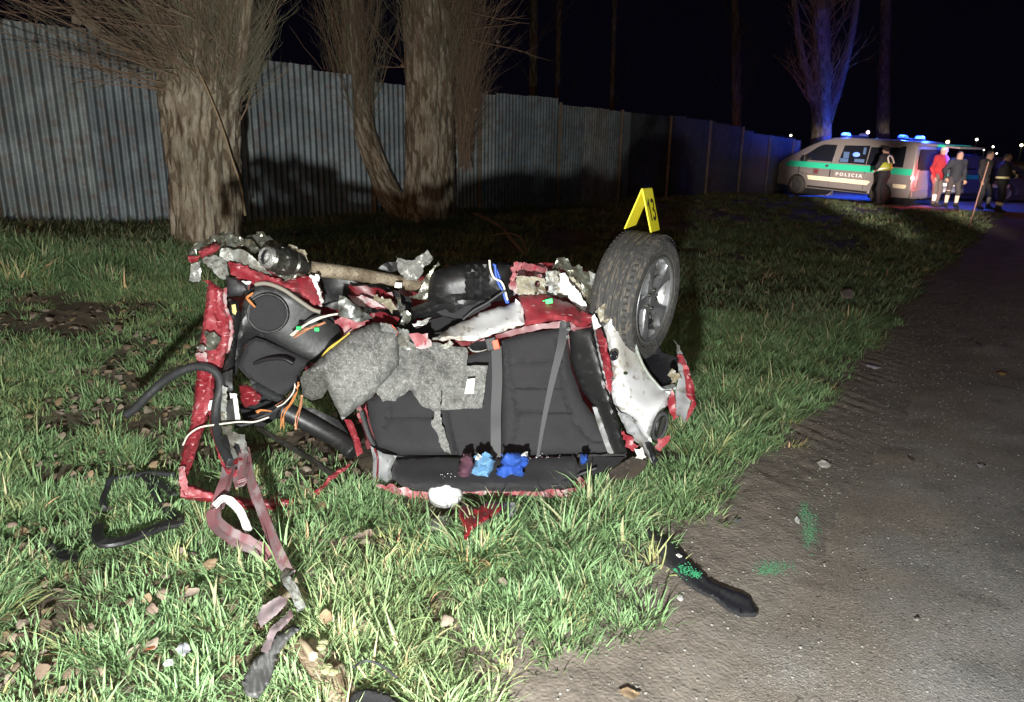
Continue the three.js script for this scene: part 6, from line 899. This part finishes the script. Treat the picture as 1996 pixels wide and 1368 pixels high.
  { const tg = new THREE.Group(); tg.name = 'tailgate'; tg.position.set(.86, 1.93, -W0 / 2); tg.rotation.z = -.06; van.add(tg);
    const g = new RoundedBoxGeometry(1.25, .06, 1.6, 2, .025); g.translate(.62, 0, 0); mesh('tailgate_panel', g, silver, tg); const b = new RoundedBoxGeometry(.2, .012, 1.58, 1, .004); b.translate(.72, .036, 0); mesh('green_band', b, green, tg); const e = new RoundedBoxGeometry(.22, .066, .02, 1, .004); e.translate(.72, .0, .81); mesh('green_edge', e, green, tg); const wd = new RoundedBoxGeometry(.5, .01, 1.3, 1, .003); wd.translate(.36, -.036, 0); mesh('tailgate_window', wd, glass, tg); }
  // front lamp, bumper, mirror
  { const g = new THREE.SphereGeometry(.07, 14, 10); g.scale(.7, 1, .8); g.translate(-3.98, .8, -.24); mesh('headlamp', g, em([1, .35, .42], 2.2), van); const b = new RoundedBoxGeometry(.12, .28, 1.56, 3, .05); b.translate(-4.0, .48, -W0 / 2); mesh('front_bumper', b, std([.2, .18, .18], { roughness: .5 }), van); const m = new RoundedBoxGeometry(.12, .2, .2, 2, .03); m.translate(-2.8, 1.25, .1); mesh('mirror', m, M.plas, van); }
  // light bars
  const bar = (x, w, b0, b1) => { const g = new THREE.Group(); g.name = 'light_bar'; g.position.set(x, 2.03, -W0 / 2); van.add(g); const k = new RoundedBoxGeometry(.26, .09, w, 2, .03); mesh('bar_housing', k, std([.02, .03, .08], { roughness: .3 }), g); const f = new THREE.BoxGeometry(.2, .05, w * .8); f.translate(0, -.06, 0); mesh('bar_foot', f, M.plas, g);
    for (const z of [-w / 2 + .14, w / 2 - .14]) { const d = new RoundedBoxGeometry(.26, .17, .26, 3, .08); d.translate(0, .04, z); mesh('beacon', d, em([.025, .1, 1], z > 0 ? b0 : b1), g); }
  };
  bar(-1.75, 1.3, 9, .12); bar(.2, 1.3, 2.5, 6);
  
  const rw = W(1709, 394, 24.2); van.position.set(rw.x, .02, rw.z); van.rotation.set(0, R(YAW), 0); van.rotateZ(R(-2.6)); van.updateMatrixWorld();
  // the light that the beacons and lamps throw round the van
  const pl = (x, y, z, col, I, rad) => { const p = van.localToWorld(V(x, y, z)), l = new THREE.PointLight(col, I, 0, 2); l.position.copy(p); l.shadow.radius = rad; l.castShadow = true; scene.add(l); };
  pl(-1.75, 2.3, -.3, blueC, 4, 3); pl(.2, 2.3, -.4, blueC, 7, 3); pl(.3, 2.3, -1.7, blueC, 10, 3);
  pl(1.15, .9, -.02, new THREE.Color(1, .1, .12), 2.4, 3); pl(-4.2, .8, -.1, new THREE.Color(1, .06, .12), 2.2, 3); pl(1.8, 1.65, -.9, blueC, 9, 2);
}
{
  const p = W(1708, 279, 28), t = thing('tree_fill_beacon', 'blue beacon over the van roof, its mast and place behind the van added to light the tree', 'beacon', null, V(p.x, 0, p.z)), m = new THREE.CylinderGeometry(.025, .04, p.y, 10); m.translate(0, p.y / 2, 0); mesh('mast', m, M.plas, t);
  const b = new THREE.CapsuleGeometry(.09, .06, 6, 14); b.translate(0, p.y + .05, 0); mesh('lens', b, em([.06, .35, 1], 1.6), t); const c = new THREE.CylinderGeometry(.11, .12, .05, 16); c.translate(0, p.y - .08, 0); mesh('base', c, M.plas, t);
  const l = new THREE.PointLight(blueC, 34, 0, 2); l.position.set(p.x - .05, p.y + .08, p.z - .2); l.shadow.radius = 3; l.castShadow = true; scene.add(l);  // added light behind the van that tints the forked tree blue
}
// ================================================================== PATROL CAR BEHIND THE PEOPLE
{
  const car = thing('patrol_car', 'dark blue lit patrol car with pale stripe standing behind the four people', 'car');
  const prof = [[-2.2, .3], [-2.25, .6], [-2.1, .85], [-1.0, 1.0], [-.4, 1.42], [.1, 1.5], [1.2, 1.48], [1.75, 1.1], [2.2, 1.0], [2.25, .6], [2.2, .3]];
  const s = new THREE.Shape(); s.moveTo(...prof[0]); for (const p of prof.slice(1)) s.lineTo(...p); for (const x of [1.35, -1.35]) { s.lineTo(x + .36, .28); s.absarc(x, .32, .36, 0, Math.PI, false); } s.lineTo(-2.2, .3);
  const g = new THREE.ExtrudeGeometry(s, { depth: 1.62, bevelEnabled: true, bevelSize: .05, bevelThickness: .07, bevelSegments: 3, curveSegments: 14 }); g.translate(0, 0, -1.69); const p = g.attributes.position; for (let i = 0; i < p.count; i++) p.setZ(i, (p.getZ(i) + .88) * (1 - .2 * sstep(.9, 1.5, p.getY(i))) - .88); g.computeVertexNormals();
  mesh('body', toCreasedNormals(g, .5), phys([.10, .10, .12], { roughness: .3, metalness: .4, clearcoat: .7 }), car);
  const zS = y => (0 + .88) * (1 - .2 * sstep(.9, 1.5, y)) - .88;
  const box = (name, x, y, w, h, mat, off = 0) => { const b = new RoundedBoxGeometry(w, h, .02, 1, .005); b.rotateX(y > 1 ? -.33 : 0); b.translate(x, y, zS(y) + off); return mesh(name, b, mat, car); };
  box('side_window', -.1, 1.22, .9, .3, M.gloss, .0); box('side_window', .85, 1.22, .85, .3, M.gloss, .0);
  box('reflective_stripe', -.55, .56, 1.0, .11, std([.85, .82, .7], { roughness: .4 }), .005); box('reflective_stripe', 1.0, .56, .9, .11, std([.85, .82, .7], { roughness: .4 }), .005);
  box('green_band', -.3, .84, 1.5, .14, std([.03, .5, .3], { roughness: .4 }), .005); box('door_handle', .3, .93, .16, .03, M.plas, .02);
  for (const x of [-1.35, 1.35]) for (const z of [-.08, -1.66]) { const w = new THREE.Group(); w.name = 'wheel'; w.position.set(x, .32, z); car.add(w); const ty = new THREE.LatheGeometry([[.19, -.09], [.29, -.09], [.315, -.06], [.315, .06], [.29, .09], [.19, .09]].map(q => new THREE.Vector2(...q)), 32); ty.rotateX(Math.PI / 2); mesh('tyre', ty, M.rubber, w); const h = new THREE.LatheGeometry([[0, .06], [.16, .05], [.195, .08]].map(q => new THREE.Vector2(...q)), 24); h.rotateX(Math.PI / 2); mesh('rim', h, M.alloy, w); }
  { const b = new RoundedBoxGeometry(.22, .1, 1.1, 2, .03); b.translate(.3, 1.57, -.88); mesh('light_bar', b, std([.02, .03, .09], { roughness: .3 }), car); const d = new RoundedBoxGeometry(.16, .12, .3, 2, .03); d.translate(-2.2, .78, -.3); mesh('headlamp', d, M.grey, car); const tl = new RoundedBoxGeometry(.08, .16, .2, 2, .02); tl.translate(2.24, .85, -.2); mesh('tail_lamp', tl, em([1, .03, .1], .4), car); }
  const c = W(1872, 388, 26.6); car.position.set(c.x, .02, c.z); car.rotation.y = R(-14);
}
// ================================================================== PEOPLE
function person(label, px, py, Z, yaw, o) {
  const H = o.h || 1.76, k = H / 1.76, b = W(px, py, Z), t = thing('person', label, 'person', null, V(b.x, .025, b.z)); t.rotation.y = yaw;
  const lean = o.lean || 0, sp = o.step || .1, J = {
    hip: V(0, .93, 0), chest: V(lean * .6, 1.28, .02), neck: V(lean, 1.47, .03), head: V(lean * 1.15 + (o.hx || 0), 1.63, .06 + (o.hz || 0)),
    lh: V(-.09, .9, 0), rh: V(.09, .9, 0), lk: V(-sp - .02, .5, .06 + (o.ls || 0) * .5), rk: V(sp + .02, .5, .06 + (o.rs || 0) * .5), la: V(-sp * 1.15, .09, (o.ls || 0)), ra: V(sp * 1.15, .09, (o.rs || 0)), lt: V(-sp * 1.3, .045, .17 + (o.ls || 0)), rt: V(sp * 1.3, .045, .17 + (o.rs || 0)),
    ls: V(lean - .185, 1.42, 0), rs: V(lean + .185, 1.42, 0), le: V(...(o.le || [-.27, 1.13, -.02])), re: V(...(o.re || [.27, 1.13, -.02])), lw: V(...(o.lw || [-.26, .88, .1])), rw: V(...(o.rw || [.26, .88, .1])),
  };
  for (const q of Object.values(J)) q.multiplyScalar(k);
  const bones = [['hip', 'chest', .155, .17, 'top'], ['chest', 'neck', .165, .075, 'top'], ['ls', 'rs', .085, .085, 'top'], ['neck', 'head', .058, .062, 'skin'], ['lh', 'lk', .098, .066, 'leg'], ['rh', 'rk', .098, .066, 'leg'], ['lk', 'la', .066, .048, 'leg'], ['rk', 'ra', .066, .048, 'leg'], ['la', 'lt', .052, .042, 'shoe'], ['ra', 'rt', .052, .042, 'shoe'], ['ls', 'le', .066, .05, 'top'], ['rs', 're', .066, .05, 'top'], ['le', 'lw', .05, .036, 'top'], ['re', 'rw', .05, .036, 'top'], ['lh', 'rh', .11, .11, 'leg']];
  const capd = (p, a, c, ra, rb) => { const ab = c.clone().sub(a), h = clamp(p.clone().sub(a).dot(ab) / ab.lengthSq()); return p.distanceTo(a.clone().addScaledVector(ab, h)) - lerp(ra, rb, h); };
  const headD = p => { const q = p.clone().sub(J.head).multiply(V(1 / .078, 1 / .112, 1 / .098)); return (q.length() - 1) * .085 * k; };
  const field = p => { let e = 0; for (const [a, c, ra, rb] of bones) e += Math.exp(-capd(p, J[a], J[c], ra * k, rb * k) * 38); e += Math.exp(-headD(p) * 60); return -Math.log(e + 1e-30) / 38; };
  const RES = 64, half = 1.0, mc = new MarchingCubes(RES, new THREE.MeshBasicMaterial(), false, false, 60000); mc.isolation = 0;
  const cy = .92, pv = V(0, 0, 0); for (let z = 0; z < RES; z++) for (let y = 0; y < RES; y++) for (let x = 0; x < RES; x++) { pv.set((x - RES / 2) / (RES / 2) * half, (y - RES / 2) / (RES / 2) * half + cy, (z - RES / 2) / (RES / 2) * half); const inB = Math.abs(pv.x) < .75 && Math.abs(pv.z) < .62; mc.field[x + y * RES + z * RES * RES] = inB ? -field(pv) : -1; }
  mc.update(); const n = mc.count, pos = [], col = [];
  const C = { top: o.top, leg: o.leg, shoe: [.02, .018, .017], skin: [.42, .26, .19] };
  for (let i = 0; i < n; i++) {
    const p = V(mc.positionArray[i * 3] * half, mc.positionArray[i * 3 + 1] * half + cy, mc.positionArray[i * 3 + 2] * half); pos.push(p.x, p.y, p.z);
    let best = 1e9, w = 'top'; for (const [a, c, ra, rb, m] of bones) { const d = capd(p, J[a], J[c], ra * k, rb * k); if (d < best) { best = d; w = m; } } if (headD(p) < best) w = 'skin'; if (w === 'leg' && p.y > .98 * k) w = 'top';
    col.push(...C[w]);
  }
  let g = new THREE.BufferGeometry(); g.setAttribute('position', new THREE.Float32BufferAttribute(pos, 3)); g.setAttribute('color', new THREE.Float32BufferAttribute(col, 3)); g = mergeVertices(g, 1e-4); g.computeVertexNormals(); g = g.toNonIndexed();
  const extra = (e, c) => { e = e.index ? e.toNonIndexed() : e; const q = new THREE.BufferGeometry(); q.setAttribute('position', e.attributes.position); q.setAttribute('normal', e.attributes.normal); const a = new Float32Array(e.attributes.position.count * 3); for (let i = 0; i < a.length; i += 3) a.set(c, i); q.setAttribute('color', new THREE.BufferAttribute(a, 3)); return q; };
  const E = [g]; const hc = J.head;
  const nose = new THREE.ConeGeometry(.016 * k, .045 * k, 8); nose.rotateX(-.5); nose.translate(hc.x, hc.y - .012, hc.z + .1 * k); E.push(extra(nose, C.skin));
  for (const q of [-1, 1]) { const ear = new THREE.SphereGeometry(.022, 8, 6); ear.scale(.45, 1.2, .8); ear.translate(hc.x + q * .08 * k, hc.y - .005, hc.z - .005); E.push(extra(ear, C.skin)); const eye = new THREE.SphereGeometry(.011, 8, 6); eye.translate(hc.x + q * .032, hc.y + .012, hc.z + .085 * k); E.push(extra(eye, [.03, .02, .02])); }
  const mo = new THREE.SphereGeometry(.02, 8, 6); mo.scale(1.1, .3, .5); mo.translate(hc.x, hc.y - .055 * k, hc.z + .083 * k); E.push(extra(mo, [.3, .12, .1]));
  for (const [wn, en, q] of [['lw', 'le', -1], ['rw', 're', 1]]) {                     // hands: a palm, four curled fingers and a thumb
    const w = J[wn], d = w.clone().sub(J[en]).normalize(), sd = V(0, 0, 1).cross(d).normalize(), nn = d.clone().cross(sd), hand = o.glove || C.skin; const palm = new THREE.SphereGeometry(.042, 10, 8); palm.scale(.95, 1.1, .55); const Q = new THREE.Quaternion().setFromRotationMatrix(new THREE.Matrix4().makeBasis(sd, d, sd.clone().cross(d))); palm.applyQuaternion(Q); const pc = w.clone().addScaledVector(d, .045); palm.translate(pc.x, pc.y, pc.z); E.push(extra(palm, hand));
    const L = [.062, .072, .068, .054]; for (let f = 0; f < 4; f++) { const a = pc.clone().addScaledVector(d, .03).addScaledVector(sd, (f - 1.5) * .02); E.push(extra(hose([a, a.clone().addScaledVector(d, L[f] * .5).addScaledVector(nn, -.008), a.clone().addScaledVector(d, L[f] * .85).addScaledVector(nn, -.03)], .0095, .007, 6, 8), hand)); }
    const a = pc.clone().addScaledVector(d, -.012).addScaledVector(sd, .034 * q); E.push(extra(hose([a, a.clone().addScaledVector(sd, .022 * q).addScaledVector(d, .025), a.clone().addScaledVector(sd, .022 * q).addScaledVector(d, .055).addScaledVector(nn, -.012)], .011, .008, 6, 8), hand));
  }
  const body = mesh('body', mergeGeometries(E), std([1, 1, 1], { vertexColors: true, roughness: .85 }), t);
  if (o.hair) { const h = new THREE.SphereGeometry(1, 20, 14, 0, 6.2832, 0, 1.75); h.scale(.088 * k, .122 * k, .108 * k); h.rotateX(-.38); h.translate(hc.x, hc.y + .008, hc.z - .006); mesh(o.hat || 'hair', h, std(o.hair, { roughness: .85 }), t); }
  const band = (name, a, c, ra, rb, u0, u1, mat, grow = .014) => { const A = J[a], B = J[c], p0 = A.clone().lerp(B, u0), p1 = A.clone().lerp(B, u1), m = new MB(); m.tube([p0, p0.clone().lerp(p1, .5), p1], (lerp(ra, rb, u0) + grow) * k, (lerp(ra, rb, u1) + grow) * k, 16); return mesh(name, m.geo(), mat, t); };
  (o.extras || (() => {}))({ t, J, band, k }); return t;
}
const refl = std([.92, .9, .82], { roughness: .4 }), hiv = std([.36, .38, .04], { roughness: .7 });
person('officer in dark uniform and yellow reflective vest standing before the van, back turned', 1716, 391, 23.4, Math.PI + .5, { h: 1.8, step: .08, top: [.012, .013, .016], leg: [.01, .01, .013], hair: [.015, .012, .012], le: [-.24, 1.15, .1], lw: [-.1, 1.08, .26], re: [.24, 1.15, .1], rw: [.1, 1.06, .26], extras: ({ t, J, band, k }) => {
  const vest = (y0, y1, mat, gr, name) => { const m = new MB(); m.tube([V(0, y0, .0), V(.0, (y0 + y1) / 2, .01), V(0, y1, .015)], .186 + gr, .182 + gr, 20); const q = mesh(name, m.geo(), mat, t); return q; };
  vest(1.06, 1.3, hiv, .012, 'vest'); vest(1.08, 1.14, refl, .018, 'reflective_band'); const c = new MB(); c.tube(curve([V(-.12, 1.28, -.19), V(-.1, 1.44, -.12), V(0, 1.5, -.09), V(.1, 1.44, -.12), V(.12, 1.28, -.19)], 20), .024, .024, 8); mesh('reflective_collar', c.geo(), refl, t);
} });
person('person in a red jacket with pale short hair, turned to the van', 1818, 398, 23.2, .5, { h: 1.82, lean: .05, step: .13, ls: .1, top: [.30, .014, .02], leg: [.11, .09, .08], hair: [.5, .5, .48], re: [.3, 1.2, .16], rw: [.26, 1.3, .36], extras: ({ band }) => band('trouser_stripe', 'lk', 'la', .066, .048, .1, .9, refl, .001) });
person('person in dark clothes with bright trouser stripes, second in the row of people', 1852, 400, 22.9, -.15, { h: 1.68, step: .13, lean: .02, top: [.02, .022, .03], leg: [.05, .045, .045], hair: [.03, .025, .02], le: [-.34, 1.16, 0], lw: [-.3, .93, .16], extras: ({ band }) => { band('trouser_stripe', 'lk', 'la', .066, .048, -.15, .85, std([.8, .62, .48]), .004); band('trouser_stripe', 'rk', 'ra', .066, .048, .25, .9, std([.8, .62, .48]), .004); } });
person('person in a black jacket and dark trousers, leaning forward beside the thin stake', 1912, 405, 22.4, .3, { h: 1.7, lean: -.06, step: .1, rs: .12, top: [.014, .013, .014], leg: [.03, .03, .035], hair: [.04, .035, .03], extras: ({ band }) => band('trouser_stripe', 'rk', 'ra', .066, .048, .1, .95, std([.62, .66, .66]), .002) });
person('firefighter bending at the right edge, jacket with bright reflective bands', 1943, 413, 21.2, 1.2, { h: 1.62, lean: .14, step: .09, top: [.012, .012, .012], leg: [.012, .012, .012], hair: [.1, .1, .1], hat: 'helmet', re: [.32, 1.2, .2], rw: [.34, 1.2, .45], le: [-.1, 1.1, .2], lw: [.0, 1.1, .42], glove: [.02, .02, .02], extras: ({ t, band }) => {
  const b = std([.88, .86, .45], { roughness: .4 }); const m = new MB(); m.tube([V(.02, .93, 0), V(.02, .97, 0), V(.02, 1.0, 0)], .185, .185, 20); mesh('reflective_band', m.geo(), b, t);
  band('reflective_band', 're', 'rw', .05, .036, .1, .55, b, .02); band('reflective_band', 'le', 'lw', .05, .036, .3, .6, b, .02); band('reflective_band', 'lk', 'la', .066, .048, .45, .7, b, .03); band('reflective_band', 'rk', 'ra', .066, .048, .45, .7, b, .03); } });
// ================================================================== STREET LAMPS IN THE DISTANCE
[[1541, 264, 150, [1, .86, .6], 'white street lamp glowing beside the far end of the fence', 1], [1691, 258, 120, [1, .55, .75], 'pinkish street lamp above the front beacon of the van', 1.5], [1724, 263, 130, [1, .85, .6], 'yellowish street lamp above the middle of the van roof', 1.2], [1846, 277, 90, [1, .62, .3], 'orange street lamp just over the raised tailgate', 1.6], [1903, 272, 150, [1, .93, .75], 'white street lamp high above the third person', 1.1], [1917, 292, 190, [1, .9, .8], 'faint white street lamp low above the person in black', .7], [1935, 286, 180, [1, .9, .75], 'small white street lamp left of the rightmost pair', .9], [1942, 299, 200, [1, .9, .8], 'faintest lowest street lamp near the right edge', .7], [1990, 283, 140, [1, .85, .5], 'yellow street lamp at the right edge of the picture', 1.3]].forEach(([x, y, Z, c, label, s]) => {
  const p = W(x, y, Z), h = p.y, t = thing('street_lamp', label, 'street lamp', 'street lamps far down the road', V(p.x, 0, p.z)), pole = new THREE.CylinderGeometry(.05, .08, h, 8); pole.translate(0, h / 2 - .05, .12); mesh('pole', pole, M.black, t);
  const hd = new RoundedBoxGeometry(.3, .08, .5, 1, .02); hd.translate(0, h + Z * .0016 * s + .03, .1); mesh('lamp_head', hd, M.black, t); const b = new THREE.SphereGeometry(Z * .0014 * s, 12, 8); b.translate(0, h, .1); mesh('bulb', b, em(c, 5), t);
  const l = new THREE.PointLight(new THREE.Color(...c), 12, 0, 2); l.position.set(p.x, h, p.z + .4 + Z * .003); l.shadow.radius = 4; l.castShadow = true; scene.add(l);
});
// ================================================================== GROWTH AND LITTER, LAST
for (const [x, y, r, k] of [[280, 640, .75, .22], [230, 790, .5, .3], [80, 610, .6, .12], [330, 720, .5, .3], [90, 470, .7, .12], [250, 462, .5, .2], [600, 450, 1.2, .25], [760, 440, 1.1, .3], [950, 470, 1.2, .25], [1150, 470, 1.3, .3], [100, 940, .22, .25], [310, 1130, .16, .25], [60, 1250, .16, .4], [330, 1300, .12, .3], [430, 1180, .13, .35], [120, 820, .25, .4], [200, 1120, .16, .3], [700, 1070, .13, .3], [640, 1130, .12, .4], [750, 1180, .1, .45], [400, 880, .25, .3], [40, 1060, .2, .4], [250, 1220, .14, .3], [150, 1330, .12, .35], [480, 1000, .07, .1], [505, 1040, .07, .1], [525, 1080, .07, .1], [550, 1120, .07, .1], [570, 1160, .07, .1], [455, 1040, .08, .15], [430, 1060, .08, .1], [470, 1090, .08, .1], [510, 1110, .07, .15], [520, 1190, .08, .1], [550, 1230, .08, .1], [520, 1280, .08, .1], [495, 1320, .08, .1], [570, 1200, .07, .1], [210, 1000, .07, .15], [225, 960, .07, .15], [290, 945, .07, .15], [310, 1000, .07, .15], [340, 1040, .07, .15], [300, 1070, .08, .12], [230, 1090, .08, .12], [198, 1060, .07, .15], [128, 1085, .1, .1], [930, 1010, .09, .25], [600, 930, .22, .5], [870, 1010, .15, .08], [910, 1030, .16, .08], [930, 1000, .16, .08], [960, 1000, .1, .15], [890, 1060, .1, .3], [430, 900, .14, .35], [1400, 1110, .1, 0], [1360, 1070, .1, 0], [1320, 1040, .1, .1], [1440, 1160, .12, 0], [600, 1330, .13, .2], [900, 1000, .1, .25], [700, 940, .15, .5], [870, 985, .1, .2], [1650, 575, .4, .3]]) { const p = ground(x, y); keepOut.push([p.x, p.z, r, k]); }
for (const [x, z, r, k] of [[-.45, -2.86, .16, .3], [-.2, -2.82, .16, .3], [.1, -2.82, .16, .35], [-1.2, -2.75, .2, .3], [-.95, -2.68, .2, .35], [-1.1, -3.05, .25, .4], [-.85, -3.0, .2, .45], [-1.4, -3, .15, .35], [-1.45, -3.3, .2, .5]]) { const o = keepOut.length; keepOut[o] = [x, z, r, k]; }
for (const [x, z, r] of [[-.2, -3.35, .5], [.2, -3.4, .5], [.6, -3.5, .35], [-.9, -3.6, .45], [-.6, -3.4, .4], [.2, -3.8, .5], [-.4, -3.9, .5]]) keepOut.push([x, z, r, 0]);
for (const b of [B1, B2]) keepOut.push([b.x, b.z - .25, .34, 0]);
makeGrass(); makeLitter(); makeStones();

renderer.render(scene, camera);
